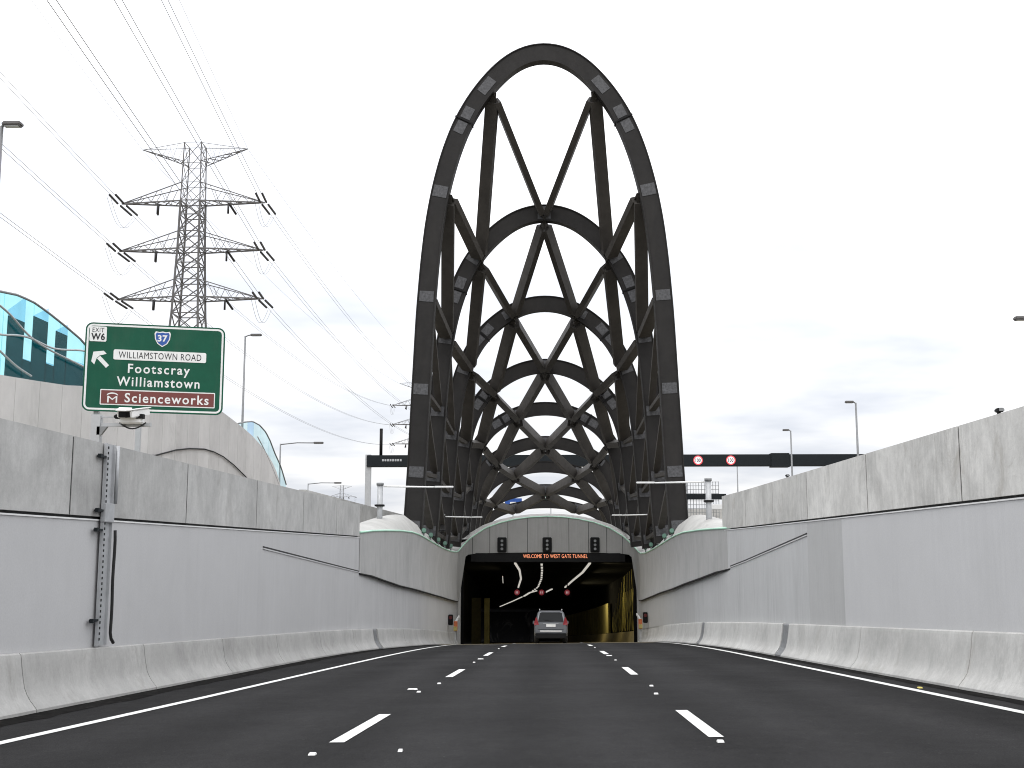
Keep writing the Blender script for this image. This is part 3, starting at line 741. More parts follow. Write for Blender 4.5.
def stop_beacon(x, y, s, label):
    z = rz(x, y) + .80
    o = thing('boom_gate', label, 'boom gate', (x, y, z), 'boom gates on the barriers at the tunnel mouth')
    m = MB(); m.box(x - .11, x + .11, y - .12, y + .12, z, z + .58, .02); m.build('cabinet', 'orange', o)
    m = MB(); m.box(x - .06, x + .06, y - .06, y + .06, rz(x, y), z); m.build('post', 'galv', o)
    m = MB(); m.box(x + s * .30 - .14, x + s * .30 + .14, y - .12, y + .12, z + .35, z + .98, .03); m.build('signal_head', 'black', o)
    m = MB(); m.tube([(x + s * .30, y - .15, z + .80), (x + s * .30, y - .12, z + .80)], .10, 12); m.build('red_lens', 'redlens', o)
    m = MB(); m.bar((x, y + .12, z + .55), (x + s * .02, y + 3.0, z + .70), .09, .11); m.build('boom', 'white', o)
    m = MB(); m.box(x - .1, x + .1, y - .3, y - .13, z + .05, z + .28); m.build('hazard_tag', 'yellow', o)
stop_beacon(-5.48, 70.5, -1, 'small orange boom gate with a black signal head at the left of the tunnel mouth')
stop_beacon(5.62, 70.5, 1, 'small orange boom gate with a black signal head at the right of the tunnel mouth')

# ---------------------------------------------------------------- overhead gantry behind the arches
gan = thing('road_gantry', 'long dark overhead gantry beam crossing behind the arches', 'gantry', (7, 115, 1.5))
m = MB(); m.box(-18.0, 34.2, 115, 116.0, 9.46, 10.62, .03); m.build('beam', 'gantry', gan)
for xx in (-17.9, 34.0):
    m = MB(); m.box(xx - .27, xx + .27, 115.2, 115.8, 1.4, 10.7); m.build('post', 'pole', gan)
m = MB(); m.hexa([(22.4, 114.9, 9.35), (24.2, 114.9, 9.35), (24.2, 116.1, 9.35), (22.4, 116.1, 9.35), (22.4, 114.9, 10.73), (24.2, 114.9, 10.73), (24.2, 116.1, 10.73), (22.4, 116.1, 10.73)]); m.build('splice_sleeve', 'gantry', gan)
m = MB(); m.tube([(-16.65, 115.5, 10.6), (-16.65, 115.5, 13.35)], .16, 10); m.build('mast', 'black', gan)
m = MB()
for i in range(8): m.box(-16.45 + i * .255, -16.27 + i * .255, 114.975, 114.99, 10.0, 10.22)
m.build('small_marks', 'galv', gan)
for xx, nm in ((15.15, 'nearer the arch'), (18.4, 'farther from the arch')):
    o = thing('speed_sign', 'round white speed disc with a red ring on the gantry, %s' % nm, 'speed sign', (xx, 114.9, 10), 'electronic speed discs on the gantry')
    zz = 10.03
    circ = lambda r: [(r * math.cos(a), r * math.sin(a)) for a in (2 * math.pi * q / 28 for q in range(28))]
    fn = lambda u, v, d, xx=xx: Vector((xx + u, 114.97 - d, zz + v))
    m = MB(); m.prism(circ(.47), fn, .0, .02); m.build('ring', 'ledred', o)
    m = MB(); m.prism(circ(.355), fn, .021, .03); m.build('disc', 'ledwhite', o)
    text_mesh('digits', '100', fn, 0, 0, .52, .38, 'ink', o, .036, .03)

# direction signs glimpsed through the far arches
sg = thing('direction_sign', 'small blue direction sign glimpsed between the far arches', 'sign', (-3.1, 112, 1.5))
m = MB(); m.box(-4.0, -2.35, 112, 112.06, 5.2, 6.15, .02); m.build('panel', 'blue', sg)
m = MB(); m.box(-3.5, -2.9, 111.98, 111.99, 5.55, 5.8); m.build('marking', 'white', sg)
m = MB(); m.tube([(-3.2, 112.12, 1.4), (-3.2, 112.12, 6.0)], .07, 8); m.build('post', 'galv', sg)
sg = thing('direction_sign', 'small green sign glimpsed under the top of the last arch', 'sign', (.4, 112, 1.5))
m = MB(); m.box(-.4, 1.3, 112, 112.06, 5.75, 6.45, .02); m.build('panel', 'green', sg)
m = MB(); m.box(-.2, 1.1, 111.98, 111.99, 6.12, 6.28); m.build('marking', 'white', sg)
m = MB(); m.tube([(.45, 112.12, 1.4), (.45, 112.12, 6.3)], .07, 8); m.build('post', 'galv', sg)

# ---------------------------------------------------------------- the green exit sign
S0, S1 = Vector((-17.27, 42.0, 0)), Vector((-12.26, 43.0, 0)); SW = (S1 - S0).length; SH = 3.36; SZ = 9.68
su = (S1 - S0).normalized(); sn = Vector((su.y, -su.x, 0))
def sfn(u, v, d): return S0 + su * u + sn * d + Vector((0, 0, SZ - .015 * u - SH + v))   # hangs a touch low at its right-hand end
def rrect(x0, x1, y0, y1, r, n=5):
    o = []
    for cx_, cy_, a0 in ((x1 - r, y0 + r, -90), (x1 - r, y1 - r, 0), (x0 + r, y1 - r, 90), (x0 + r, y0 + r, 180)):
        o += [(cx_ + r * math.cos(R(a0 + 90 * i / n)), cy_ + r * math.sin(R(a0 + 90 * i / n))) for i in range(n + 1)]
    return o
es = thing('exit_sign', 'large green exit sign to Footscray and Williamstown above the left wall', 'road sign', (-15.5, 43.2, 1.5))
fu = lambda u: u * SW
fv = lambda v: (1 - v) * SH
m = MB(); m.prism(rrect(0, SW, 0, SH, .26), sfn, -.05, .0); m.build('panel', 'green', es)
bo = rrect(.055, SW - .055, .055, SH - .055, .215); bi = rrect(.125, SW - .125, .125, SH - .125, .15)
m = MB()
for i in range(len(bo)):
    j = (i + 1) % len(bo); m.poly([sfn(*bo[i], .004), sfn(*bo[j], .004), sfn(*bi[j], .004), sfn(*bi[i], .004)])
m.build('border', 'white', es)
def patch(name, mat, u0, u1, v0, v1, r, d0, d1, parent):
    m = MB(); m.prism(rrect(fu(u0), fu(u1), fv(v1), fv(v0), r), sfn, d0, d1); return m.build(name, mat, parent)
pl = patch('exit_plate', 'white', .030, .150, .045, .215, .05, .003, .012, es)
text_mesh('lettering', 'EXIT', sfn, fu(.090), fv(.085), .42, .17, 'ink', pl, .016, .0)
text_mesh('lettering', 'W6', sfn, fu(.090), fv(.160), .50, .27, 'ink', pl, .016, .03)
m = MB()                                                            # arrow pointing up to the left
ac = Vector((fu(.112), fv(.41))); ax = Vector((-.70, .714)); ay = Vector((-.714, -.70))
for poly in ([(-.40, -.075), (.08, -.075), (.08, .075), (-.40, .075)], [(.36, 0), (.14, .30), (-.02, .30), (.10, .075), (.10, -.075), (-.02, -.30), (.14, -.30)]):
    m.poly([sfn(*(ac + ax * a + ay * b), .006) for a, b in poly])
m.build('arrow', 'white', es)
def shield(c, w, h):
    pts = [(-.5, .36), (-.42, .5), (-.2, .46), (0, .5), (.2, .46), (.42, .5), (.5, .36), (.46, 0), (.3, -.30), (0, -.5), (-.3, -.30), (-.46, 0)]
    return [(c[0] + a * w, c[1] + b * h) for a, b in pts]
sc_ = (fu(.548), fv(.160))
m = MB(); m.prism(shield(sc_, .60, .60), sfn, .003, .010); sh = m.build('route_shield', 'white', es)
m = MB(); m.prism(shield(sc_, .51, .51), sfn, .011, .015); m.build('shield_face', 'blue', sh)
text_mesh('number', '37', sfn, sc_[0], sc_[1] + .03, .36, .26, 'white', sh, .019, .03)
pl = patch('road_plate', 'white', .205, .868, .297, .412, .06, .003, .012, es)
text_mesh('lettering', 'WILLIAMSTOWN ROAD', sfn, fu(.537), fv(.355), 3.02, .25, 'ink', pl, .016, 0, 1.1)
text_mesh('lettering', 'Footscray', sfn, fu(.533), fv(.522), 2.26, .46, 'white', es, .006, .016, 1.22)
text_mesh('lettering', 'Williamstown', sfn, fu(.532), fv(.655), 3.02, .36, 'white', es, .006, .016, 1.2)
bp = patch('brown_plate', 'white', .125, .942, .750, .925, .03, .003, .010, es)
patch('plate_face', 'brown', .132, .935, .762, .913, .02, .011, .014, bp)
text_mesh('lettering', 'Scienceworks', sfn, fu(.598), fv(.838), 3.06, .36, 'white', bp, .018, .016, 1.18)
text_mesh('emblem', 'M', sfn, fu(.212), fv(.862), .36, .25, 'white', bp, .018, .0)
m = MB(); c0 = (fu(.212), fv(.815)); q = 10
for i in range(q):
    a, b = math.pi * (.14 + .72 * i / q), math.pi * (.14 + .72 * (i + 1) / q)
    m.poly([sfn(c0[0] + .22 * math.cos(a), c0[1] - .03 + .13 * math.sin(a), .018), sfn(c0[0] + .22 * math.cos(b), c0[1] - .03 + .13 * math.sin(b), .018),
            sfn(c0[0] + .22 * math.cos(b), c0[1] - .07 + .12 * math.sin(b), .018), sfn(c0[0] + .22 * math.cos(a), c0[1] - .07 + .12 * math.sin(a), .018)])
m.build('emblem_arc', 'white', bp)
for u in (.10, .40):
    p = sfn(fu(u), 0, -.2); m = MB(); m.box(p.x - .09, p.x + .09, p.y - .07, p.y + .07, 1.5, SZ - .35); m.build('post', 'pole', es)
for v in (.6, 1.7, 2.8):
    m = MB(); m.bar(sfn(.2, v, -.08), sfn(SW - .2, v, -.08), .05, .09); m.build('stiffener', 'signback', es)

# traffic cameras in front of the sign
ct = thing('traffic_camera', 'pair of white traffic cameras on a grey bracket below the green sign', 'camera', (-11.9, 30, 1.5))
m = MB(); m.box(-12.02, -11.78, 29.9, 30.1, 1.5, 4.74); m.build('post', 'pole', ct)
m = MB(); m.box(-12.0, -10.45, 29.95, 30.05, 4.42, 4.52); m.box(-11.9, -10.8, 29.97, 30.03, 4.66, 4.70); m.build('bracket', 'pole', ct)
m = MB(); m.hexa([(-11.86, 29.9, 4.2), (-11.74, 29.9, 4.2), (-11.74, 30.0, 4.2), (-11.86, 30.0, 4.2), (-11.86, 29.9, 4.42), (-11.58, 29.9, 4.42), (-11.58, 30.0, 4.42), (-11.86, 30.0, 4.42)]); m.build('gusset', 'galvd', ct)
for xx, rot in ((-11.12, .25), (-10.72, -.5)):
    T = Matrix.Translation((xx, 29.85, 4.76)) @ Matrix.Rotation(rot, 4, 'Z') @ Matrix.Rotation(R(12), 4, 'X')
    m = MB(); m.box(-.14, .14, -.40, .25, -.09, .10, .025, T); hd = m.build('camera_housing', 'white', ct)
    m = MB(); m.box(-.17, .17, -.50, .28, .105, .13, .008, T); m.build('hood', 'white', hd)
    m = MB(); m.box(-.10, .10, -.425, -.405, -.07, .08, 0, T); m.build('lens', 'black', hd)
    m = MB(); m.tube([T @ Vector((0, .05, -.09)), T @ Vector((0, .05, -.36))], .05, 8); m.build('mount', 'galvd', ct)
m = MB(); m.box(-11.2, -10.6, 29.7, 29.95, 4.48, 4.64, .03); m.build('junction_box', 'white', ct)
m = MB(); m.tube([(-11.2 + .07 * i, 29.75, 4.50 - .16 * math.sin(math.pi * i / 10)) for i in range(11)], .02, 6); m.build('cable', 'rubber', ct)
m = MB()
for xx in (-11.25, -10.65): m.box(xx - .1, xx + .1, 29.68, 29.8, 4.60, 4.72, .02)
m.build('lamp_unit', 'black', ct)

# ---------------------------------------------------------------- cable riser on the left wall
cr = thing('cable_riser', 'galvanised steel cable riser with black cable standing on the left wall', 'cable riser', (-6.9, 18.2, rz(-6.9, 18.2)))
yr = 18.05; xf = -6.96
m = MB(); m.box(xf, xf + .015, yr - .16, yr + .20, -.28, 2.86)
m.box(xf + .015, xf + .055, yr - .16, yr - .145, -.28, 2.86); m.box(xf + .015, xf + .055, yr + .185, yr + .20, -.28, 2.86); m.build('channel', 'galv', cr)
m = MB(); zz = -.2
while zz < 2.8:
    m.box(xf + .016, xf + .03, yr - .10, yr - .02, zz, zz + .04); zz += .085
m.build('channel_slots', 'black', cr)
for z in (.10, 1.48, 1.78, 2.62):
    m = MB(); m.box(xf - .01, xf + .05, yr - .40, yr - .17, z, z + .035); m.box(xf + .016, xf + .07, yr - .44, yr - .38, z - .012, z + .05); m.build('bracket', 'gantry', cr)
m = MB(); m.box(xf + .0, xf + .075, yr - .18, yr + .22, 1.62, 1.92, .01); m.build('splice_plate', 'galv', cr)
m = MB(); m.tube([(xf + .07, yr + .29, 1.5)] + [(xf + .07, yr + .30 + .012 * math.sin(i), 1.5 - i * .16) for i in range(1, 11)] + [(xf + .07, yr + .34, -.2), (xf + .07, yr + .44, -.27)], .026, 8); m.build('cable', 'rubber', cr)
m = MB(); m.tube([(xf + .06, yr + .27, 1.92), (xf + .06, yr + .27, 2.85)], .03, 8); m.build('conduit', 'galv', cr)

# small fittings on top of the right wall
for yy, lab in ((17.0, 'small dark camera on top of the right wall, near the road'), (32.0, 'tiny dark fitting on top of the right wall, nearer the arches')):
    o = thing('wall_camera', lab, 'camera', (6.66, yy, 3.12))
    m = MB(); m.box(6.64, 6.68, yy - .02, yy + .02, 3.10, 3.19); m.build('stem', 'black', o)
    m = MB(); m.box(6.61, 6.71, yy - .10, yy + .05, 3.19, 3.25, .015); m.build('housing', 'black', o)
    m = MB(); m.box(6.625, 6.695, yy - .115, yy - .101, 3.2, 3.24); m.build('lens', 'galvd', o)

# ---------------------------------------------------------------- noise wall on the left with glass screens
NW = [(36, 7.4), (41, 7.54), (44, 7.76), (47, 8.0), (49, 8.25), (54, 8.7), (60, 9.3), (66, 9.62), (70.2, 9.64), (72.8, 9.41), (75, 9.2), (77.5, 8.9), (80, 8.45), (82, 8.0), (83.6, 7.5), (85, 6.9), (86.2, 6.1), (87.4, 5.2), (89, 4.4)]
nwall = thing('noise_wall', 'tall pale concrete noise wall with a curved top behind the green sign', 'noise wall', (-20.2, 60, 1.5))
a = 34.0
while a < 89:
    b = min(a + 2.1, 89); m = MB(); k = 4; st = [lerp(a + .012, b - .012, i / k) for i in range(k + 1)]
    for p, q in zip(st, st[1:]):
        m.hexa([(-20, p, 1.2), (-20.35, p, 1.2), (-20.35, q, 1.2), (-20, q, 1.2), (-20, p, interp(NW, p)), (-20.35, p, interp(NW, p)), (-20.35, q, interp(NW, q)), (-20, q, interp(NW, q))])
    m.build('wall_panel', 'noise', nwall); a += 2.1
m = MB(); pts = [(-19.93, y, z) for y, z in ((50, 5.75), (52.9, 5.8), (54.75, 5.81), (56.5, 5.86), (58, 5.95), (59.5, 6.21), (61.3, 6.52), (63.7, 6.81), (66.5, 7.02), (68.4, 7.02), (70.4, 6.9), (72.9, 6.56), (76, 5.99), (78, 5.5), (79, 4.6))]
m.tube(pts, .04, 6); tag(m.build('loose_cable', 'rubber'), 'dark slack cable looping along the pale noise wall', 'cable')

def glass_screen(stations, top, panes, x, label, pipes, back=None):
    o = thing('glass_screen', label, 'glass screen', (x, stations[0], 1.5))
    for a, b, mt in panes:
        k = 4; st = [lerp(a, b, i / k) for i in range(k + 1)]; m = MB()
        m.prism([(y, max(interp(NW, y) - .1, 0)) for y in st] + [(y, max(top(y), interp(NW, y) - .05)) for y in reversed(st)], lambda u, v, d: (x - d, u, v), 0, .03)
        m.build('glass_pane', mt, o)
    m = MB(); k = 26; st = [lerp(stations[0], stations[1], i / k) for i in range(k + 1)]
    m.tube([(x, y, max(top(y), interp(NW, y))) for y in st], .05, 6); m.build('top_rail', 'galvd', o)
    for p in pipes:
        for _ in range(3): p = [p[0]] + [q for a, b in zip(p, p[1:]) for q in ((lerp(a[0], b[0], .25), lerp(a[1], b[1], .25)), (lerp(a[0], b[0], .75), lerp(a[1], b[1], .75)))] + [p[-1]]
        m = MB(); m.tube([(x + .16, y, z) for y, z in p], .042, 8); m.build('curved_pipe', 'galv', o)
    for y0, y1, z0, zm, za, zb in (back or []):
        m = MB(); m.prism([(y0, z0), (y1, z0), (y1, zm), (y0, zm)], lambda u, v, d: (x - .8 - d, u, v), 0, .04); m.build('dark_pane', 'tealdark', o)
        m = MB(); m.prism([(y0, zm), (y1, zm), (y1, zb), (y0, za)], lambda u, v, d: (x - .8 - d, u, v), 0, .04); m.build('blue_pane', 'tealblue', o)
TG = [(34, 9.7), (38, 10.3), (40.7, 10.62), (42.6, 10.86), (44, 10.86), (45.2, 10.74), (47, 10.5), (48.6, 10.25), (51, 9.6), (52.6, 9.1), (54, 8.6)]
bk = [(43.55, 44.95, 7.4, 10.27, 10.5, 11.31), (45.75, 47.1, 7.6, 10.7, 10.72, 11.3), (47.95, 49.1, 7.7, 10.5, 10.52, 11.0), (44.97, 45.72, 7.5, 8.78, 8.8, 8.82), (47.12, 47.93, 7.5, 8.95, 9.0, 9.02), (49.12, 51.2, 7.7, 9.45, 9.5, 9.55)]
glass_screen((34, 53.9), lambda y: interp(TG, y), [(34, 36.5, 'teal'), (36.5, 39, 'teal'), (39, 41.5, 'teal'), (41.5, 44, 'teal'), (44, 46.5, 'teal'), (46.5, 49, 'teal'), (49, 51.5, 'teal'), (51.5, 53.9, 'teal')], -20.18,
             'large teal glass screen with a curved top on the noise wall beside the green sign',
             [[(39, 10.35), (40.68, 10.1), (41.65, 9.93), (42.79, 9.54), (43.97, 9.28), (45.56, 9.16), (47.27, 9.11), (50, 9.0)], [(38, 8.9), (40.83, 8.97), (42.4, 9.27), (43.51, 9.36), (44.88, 9.29), (46.03, 9.33), (48.56, 9.77), (50, 9.8)], [(39, 8.9), (40.9, 8.47), (41.72, 8.23), (42.57, 8.03), (43.71, 7.89)]], bk)
TG2 = [(74.5, 9.4), (76.4, 9.72), (78.2, 9.95), (80.2, 9.9), (82, 9.6), (83.4, 9.1), (85, 8.3), (87, 7.5), (88.4, 6.6), (90, 5.6)]
glass_screen((74.5, 89), lambda y: interp(TG2, y), [(74.5, 77, 'palegl'), (77, 78.6, 'tealblue'), (78.6, 80.6, 'palegl'), (80.6, 83, 'palegl'), (83, 86, 'palegl'), (86, 89, 'palegl')], -20.18,
             'small pale glass screen stepping down the far end of the noise wall', [[(79 + i * .9, 9.0 - .3 * i - .012 * i * i) for i in range(9)]])

# ---------------------------------------------------------------- street lamps
def street_lamp(x, y, zt, s, reach, label, head=.75, r=.09, arm=False):
    o = thing('street_lamp', label, 'street lamp', (x, y, 1.55), 'street lamps beyond the walls')
    m = MB(); m.tube([(x, y, 1.5), (x, y, zt - .06)], r * 1.25, 10, r * .7); m.build('pole', 'galvd', o)
    m = MB(); m.tube([(x, y, zt - .12), (x + s * reach * .5, y, zt + (.02 if arm else -.02)), (x + s * reach, y, zt)], .045, 8); m.build('arm', 'galvd', o)
    m = MB(); T = Matrix.Translation((x + s * (reach + head * .4), y, zt))
    m.box(-head / 2, head / 2, -.16, .16, -.07, .08, .045, T); m.build('lamp_head', 'pylon', o)
    m = MB(); m.box(-head * .36, head * .36, -.11, .11, -.082, -.072, 0, T); m.build('lens', 'glass', o)
street_lamp(-17.5, 35, 14.76, 1, .12, 'street lamp with a dark oval head at the left edge of the photo', .62, .10)
street_lamp(-21.1, 79, 16.15, 1, .45, 'tall single street lamp rising behind the green sign', .8)
street_lamp(-20.95, 90, 9.55, 1, 2.7, 'street lamp with a long arm beyond the end of the noise wall', .8, .08, True)
street_lamp(-24.9, 120, 8.13, 1, 2.8, 'distant small street lamp with a long arm, low above the left wall', .8, .07, True)
street_lamp(21.55, 80, 11.37, -1, .2, 'tallest street lamp behind the right wall, standing nearest the camera', .6)
street_lamp(22.3, 105, 12.0, -1, .2, 'middle street lamp behind the right wall, crossing the gantry beam', .6)
street_lamp(24.8, 150, 12.35, -1, .2, 'farthest street lamp behind the right wall, its pole showing below the gantry beam', .6)
street_lamp(19.3, 45, 10.2, -1, .3, 'street lamp head just entering at the right edge of the photo', .62)

# ---------------------------------------------------------------- pylons and power lines
def make_pylon(px, py, label):
    o = thing('transmission_pylon', label, 'pylon', (px, py, 1.55), 'lattice transmission pylons of the power line')
    Z0 = 1.5
    hw = lambda z: interp([(1.5, 3.6), (27.4, 1.55), (36, 1.24), (44, 1.1), (48.8, 1.0)], z)
    m = MB(); lv = [1.5, 8, 13.5, 18, 22, 25.5, 28.2, 30.2, 32.2, 34.2, 36, 38, 40, 41.7, 43.9, 46.3, 48.8]
    cs = lambda z: [Vector((px + i * hw(z), py + j * hw(z), z)) for i, j in ((-1, -1), (1, -1), (1, 1), (-1, 1))]
    for a, b in zip(lv, lv[1:]):
        A, B = cs(a), cs(b); tl = .19 if b < 42 else .10; tb = .105 if b < 42 else .055
        for i in range(4):
            j = (i + 1) % 4
            m.bar(A[i], B[i], tl, tl); m.bar(A[i], B[j], tb, tb); m.bar(A[j], B[i], tb, tb); m.bar(B[i], B[j], tb, tb)
    m.build('tower_body', 'pylon', o)
    def arm(zb, zt, half, invert=False):
        for s in (-1, 1):
            m = MB()
            tip = Vector((px + s * half, py, zb if not invert else zt - .5)); hb, ht = hw(zb), hw(zt)
            for j in (-1, 1):
                a = Vector((px + s * hb, py + j * hb, zb)); b = Vector((px + s * ht, py + j * ht, zt))
                th = .075 if invert else .15
                m.bar(a, tip, th, th); m.bar(b, tip, th * .62, th * .62)
                for q in range(1, 4):
                    u = q / 4; m.bar(a.lerp(tip, u), b.lerp(tip, u - .1), th * .34, th * .34); m.bar(a.lerp(tip, u), b.lerp(tip, min(1, u + .1)), th * .3, th * .3)
            for q in range(6):
                u, u2 = q / 6, (q + 1) / 6; a1 = Vector((px + s * hb, py - hb, zb)); a2 = Vector((px + s * hb, py + hb, zb))
                m.bar(a1.lerp(tip, u), a2.lerp(tip, u2), .08, .08); m.bar(a2.lerp(tip, u), a1.lerp(tip, u2), .06, .06)
            m.build('cross_arm', 'pylon', o)
    arm(46.5, 48.75, 6.3, True)
    for zb, zt in ((41.65, 43.9), (35.9, 38.0), (30.1, 32.2)):
        arm(zb, zt, 8.5)
        for s in (-1, 1):
            for dy in (-1, 1):
                m = MB()
                for g_ in (-.36, .36):
                    a = Vector((px + s * 8.45 + g_, py + dy * .5, zb - .1)); b = a + Vector((.40 if dy < 0 else 0, dy * 3.6, -.08))
                    for q in range(9): m.tube([a.lerp(b, q / 9), a.lerp(b, (q + .8) / 9)], .135, 8)
                    m.tube([a, b], .05, 5)
                m.build('insulator_string', 'insul', o)
            m = MB()
            for g_ in (-.2, .2):                                    # slack jumper under the arm
                m.tube([(px + s * 8.45 + g_, py - 4.1 + 8.2 * q / 12, zb - .5 - 2.3 * math.sin(math.pi * q / 12)) for q in range(13)], .02, 4)
            m.build('jumper', 'wire', o)
            m = MB(); m.tube([(px + s * 4.2, py, zb - .1), (px + s * 4.2, py, zb - 1.3)], .12, 7); m.tube([(px + s * 4.2, py + .3, zb), (px + s * 4.7, py + 1.6, zb - .9)], .14, 6); m.build('pendant_insulator', 'insul', o)
    return o
PX = -41.45
p1 = make_pylon(PX, 130, 'large steel lattice pylon with four cross arms rising behind the green sign')
copy_thing(p1, (-37.4, 340, 1.55 + 2.3), 'distant steel pylon half hidden behind the left arch leg')
copy_thing(p1, (-128, 720, -6), 'very distant tiny steel pylon low above the left wall')
def span(a, b, sag, n=36):
    return [Vector(a).lerp(Vector(b), i / n) - Vector((0, 0, sag * 4 * (i / n) * (1 - i / n))) for i in range(n + 1)]
lvl = ['top', 'middle', 'bottom']
for s, sd in ((-1, 'left'), (1, 'right')):
    for i, z in enumerate((41.65, 35.9, 30.1)):
        for nm, ya, yb, px2, z2, r in (('towards the camera', 126.1, -170, -9.0, z + 4, .026), ('to the far pylon', 133.9, 336, -37.4, z + 2.3, .024)):
            m = MB(); pz = z - .2
            for g_ in (-.24, .24):
                m.tube(span((PX + s * 8.45 + g_ + (.40 if yb < 0 else 0), ya, pz), (px2 + s * 8.45 + g_, yb, z2 - .5), 3.0 if yb < 0 else 4.5), r, 4, cap=False)
            tag(m.build('power_line', 'wire'), 'twin power line off the %s end of the %s cross arm, %s' % (sd, lvl[i], nm), 'power line', 'overhead power lines of the pylon')
    for nm, ya, yb, px2, z2 in (('towards the camera', 130, -170, -9.0, 52.5), ('to the far pylon', 130, 340, -37.4, 50.5)):
        m = MB(); m.tube(span((PX + s * 6.3, ya, 48.2), (px2 + s * 6.3, yb, z2), 3.0), .019, 4, cap=False)
        tag(m.build('earth_wire', 'wire'), 'thin earth wire off the %s tip of the pylon top, %s' % (sd, nm), 'earth wire', 'earth wires of the pylon')

# ---------------------------------------------------------------- raised reflectors on the lane lines
STUD = [(-2.2, 19.3, 'line'), (-2.02, 18.6, 'line'), (-1.9, 20.8, 'line'), (-2.06, 10.4, 'line'), (1.62, 17.6, 'line'), (1.72, 19.5, 'line'), (1.61, 11.1, 'line'), (1.76, 30.2, 'line'), (1.77, 33.4, 'line'), (-1.84, 29.8, 'line'), (-1.8, 32.0, 'line'), (-1.74, 42.6, 'line'), (1.75, 42.9, 'line'), (-1.31, 10.6, 'line'), (5.72, 18.3, 'blade')]
st0 = None
words_ = ['beside the first dash of the left lane line', 'just past the first dash of the left lane line', 'on the left lane line before its second dash', 'nearest the camera on the left lane line', 'just past the first dash of the right lane line',
          'on the right lane line before its second dash', 'nearest the camera on the right lane line', 'past the second dash of the right lane line', 'before the third dash of the right lane line', 'past the second dash of the left lane line',
          'before the third dash of the left lane line', 'far along the left lane line', 'far along the right lane line', 'alone on the dark asphalt in the middle lane', 'outside the right edge line']
for (x, y, mt), wd in zip(STUD, words_):
    z = rz(x, y)
    col = 'small yellow' if mt == 'blade' else 'small white'
    m = MB(); w = .032 if abs(x + 1.31) > .1 else .02; hx = w * (2.6 if wd.startswith('before') or 'beside' in wd else 1)
    m.hexa([(x - hx, y - .045, z + .001), (x + hx, y - .045, z + .001), (x + hx, y + .045, z + .001), (x - hx, y + .045, z + .001), (x - hx * .8, y - .03, z + .018), (x + hx * .8, y - .03, z + .018), (x + hx * .8, y + .03, z + .018), (x - hx * .8, y + .03, z + .018)])
    tag(m.build('road_stud', mt), '%s road stud %s' % (col, wd), 'road stud', 'road studs along the lane lines')

# ---------------------------------------------------------------- the silver car
CX, CY = .22, 60.2
CZ = rz(CX, CY + 2) + .002
car = thing('parked_car', 'silver four wheel drive seen from behind, entering the tunnel in the middle lane', 'car', (CX, CY + 2.3, CZ))
car.name = 'silver_car'
pitch = math.atan2(rz(CX, CY + 4) - rz(CX, CY + .5), 3.5)
CT = Matrix.Translation((CX, CY, rz(CX, CY + .2) + .0)) @ Matrix.Rotation(pitch, 4, 'X') @ Matrix.Diagonal((.93, 1, 1.0, 1))
def carloft(name, secs, mat, smooth=True):
    """secs: list of (y, [(x, z) half outline from bottom to top]); mirrored"""
    m = MB(); rg = []
    for y, o in secs:
        full = [(x, z) for x, z in o] + [(-x, z) for x, z in reversed(o)]
        rg.append([m.bm.verts.new(CT @ Vector((x, y, z))) for x, z in full])
    n = len(rg[0])
    for a, b in zip(rg, rg[1:]):
        for i in range(n): f = m.bm.faces.new((a[i], a[(i + 1) % n], b[(i + 1) % n], b[i])); f.smooth = smooth
    m.bm.faces.new(rg[0]); m.bm.faces.new(list(reversed(rg[-1])))
    return m.build(name, mat, car)
lo = lambda w, zb, zt, e=.06: [(w - .10, zb), (w - .02, zb + .10), (w, zb + .35), (w - .005, zt - .16), (w - .05, zt - .03), (w - .12, zt)]
carloft('body', [(.06, lo(.86, .42, 1.02)), (.16, lo(.925, .36, 1.05)), (.8, lo(.94, .32, 1.06)), (2.4, lo(.94, .32, 1.05)), (3.7, lo(.93, .32, 1.02)), (4.4, lo(.88, .38, .95)), (4.66, lo(.80, .46, .80))], 'silver')
cab = lambda wb, wt, zb, zt: [(wb, zb), (wb - .01, zb + .06), (lerp(wb, wt, .85), zt - .10), (wt - .06, zt - .02), (wt - .16, zt)]
carloft('cabin', [(.10, cab(.84, .80, 1.0, 1.16)), (.20, cab(.86, .73, 1.0, 1.56)), (.33, cab(.87, .70, 1.0, 1.66)), (1.4, cab(.87, .70, 1.0, 1.70)), (2.3, cab(.87, .69, 1.0, 1.66)), (2.75, cab(.86, .70, 1.0, 1.48)), (3.25, cab(.84, .76, 1.0, 1.10))], 'silver')
def carpoly(name, pts, mat, th=.012, n=(0, -1, 0), parent=None):
    nv = Vector(n); m = MB()
    a = [m.bm.verts.new(CT @ (Vector(p) + nv * th)) for p in pts]; b = [m.bm.verts.new(CT @ Vector(p)) for p in pts]
    m.bm.faces.new(a); m.bm.faces.new(list(reversed(b)))
    for i in range(len(a)): j = (i + 1) % len(a); m.bm.faces.new((a[i], b[i], b[j], a[j]))
    return m.build(name, mat, parent or car)
rw = carpoly('rear_window', [(-.70, .10, 1.10), (.70, .10, 1.10), (.615, .205, 1.545), (.5, .215, 1.58), (-.5, .215, 1.58), (-.615, .205, 1.545)], 'carglass', .016)
carpoly('spoiler', [(-.62, .10, 1.615), (.62, .10, 1.615), (.60, .10, 1.66), (-.60, .10, 1.66)], 'silver', .02)
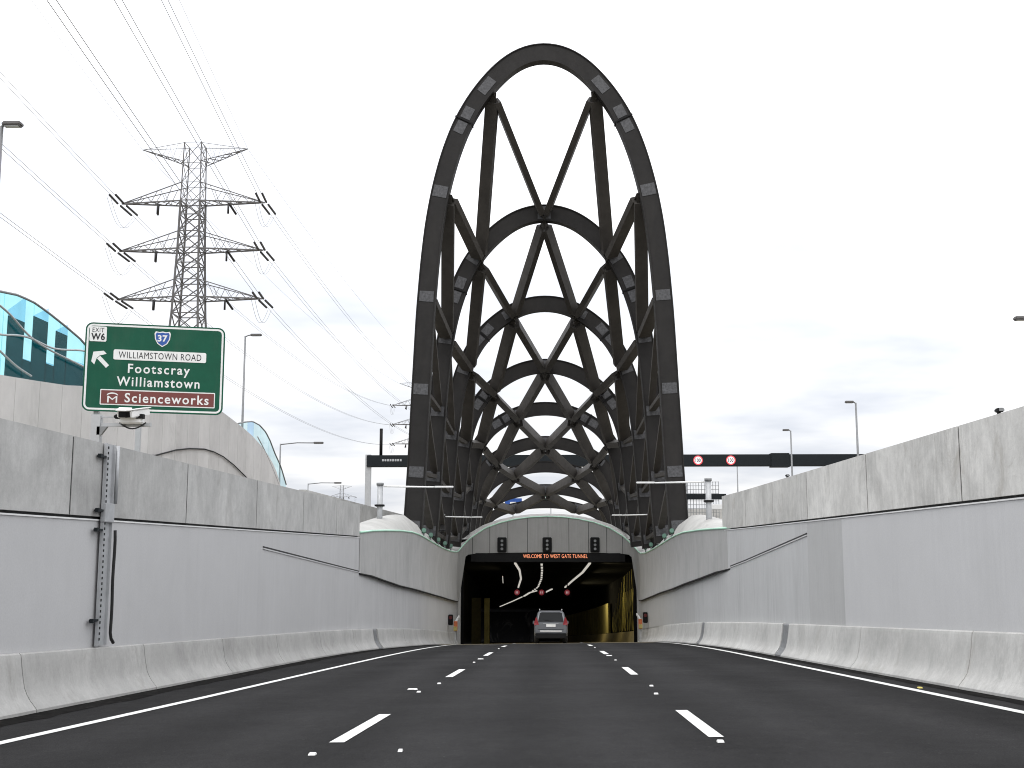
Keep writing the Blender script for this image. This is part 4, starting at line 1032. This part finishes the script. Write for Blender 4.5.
for s in (-1, 1):
    carpoly('tail_lamp', [(s * .92, .09, .92), (s * .66, .06, .95), (s * .70, .085, 1.08), (s * .77, .115, 1.30), (s * .83, .13, 1.32), (s * .92, .12, 1.06)], 'tail', .03)
    carpoly('reflector', [(s * .84, .05, .56), (s * .66, .05, .56), (s * .66, .05, .60), (s * .84, .05, .60)], 'tail', .035)
    carpoly('side_window', [(s * .875, .55, 1.08), (s * .875, 2.55, 1.08), (s * .745, 2.35, 1.54), (s * .725, .65, 1.58)], 'carglass', .02, (s, 0, 0))
    m = MB(); m.box(s * .62 - .025, s * .62 + .025, .45, 2.2, 1.69, 1.76, .01, CT); m.build('roof_rail', 'white', car)
    m = MB(); m.box(*sorted((s * .92, s * 1.03)), 2.65, 2.80, 1.02, 1.20, .03, CT); m.build('wing_mirror', 'silver', car)
    for yy in (.95, 3.75):
        c0 = CT @ Vector((s * .93, yy, .385)); c1 = CT @ Vector((s * .69, yy, .385))
        m = MB(); m.tube([c0, c1], .385, 24); wh = m.build('wheel', 'rubber', car)
        m = MB(); m.tube([CT @ Vector((s * .935, yy, .385)), CT @ Vector((s * .90, yy, .385))], .24, 20); m.build('rim', 'galv', wh)
m = MB(); m.box(-.90, .90, -.03, .20, .50, .66, .05, CT); m.build('rear_bumper', 'silver', car)
m = MB(); m.box(-.86, .86, -.045, .15, .26, .52, .03, CT); m.build('bumper_skirt', 'black', car)
m = MB(); m.box(-.60, .60, -.040, -.02, .60, .655, .006, CT); m.build('bumper_step', 'white', car)
carpoly('licence_plate', [(-.26, .055, .84), (.26, .055, .84), (.26, .055, .975), (-.26, .055, .975)], 'white', .02)
carpoly('tailgate_trim', [(-.42, .058, 1.0), (.42, .058, 1.0), (.42, .058, 1.03), (-.42, .058, 1.03)], 'galv', .02)
carpoly('tailgate_seam', [(-.70, .052, .70), (.70, .052, .70), (.70, .052, .715), (-.70, .052, .715)], 'black', .012)
m = MB(); m.bar(CT @ Vector((.05, .075, 1.12)), CT @ Vector((-.42, .11, 1.20)), .02, .02); m.build('rear_wiper', 'black', car)
for s in (-1, 1):
    m = MB(); m.box(s * .40 - .16, s * .40 + .16, 1.0, 1.12, 1.1, 1.42, .05, CT); m.build('head_rest', 'black', car)
m = MB(); m.box(-.78, .78, .3, 4.3, .28, .40, 0, CT); m.build('underbody', 'black', car)
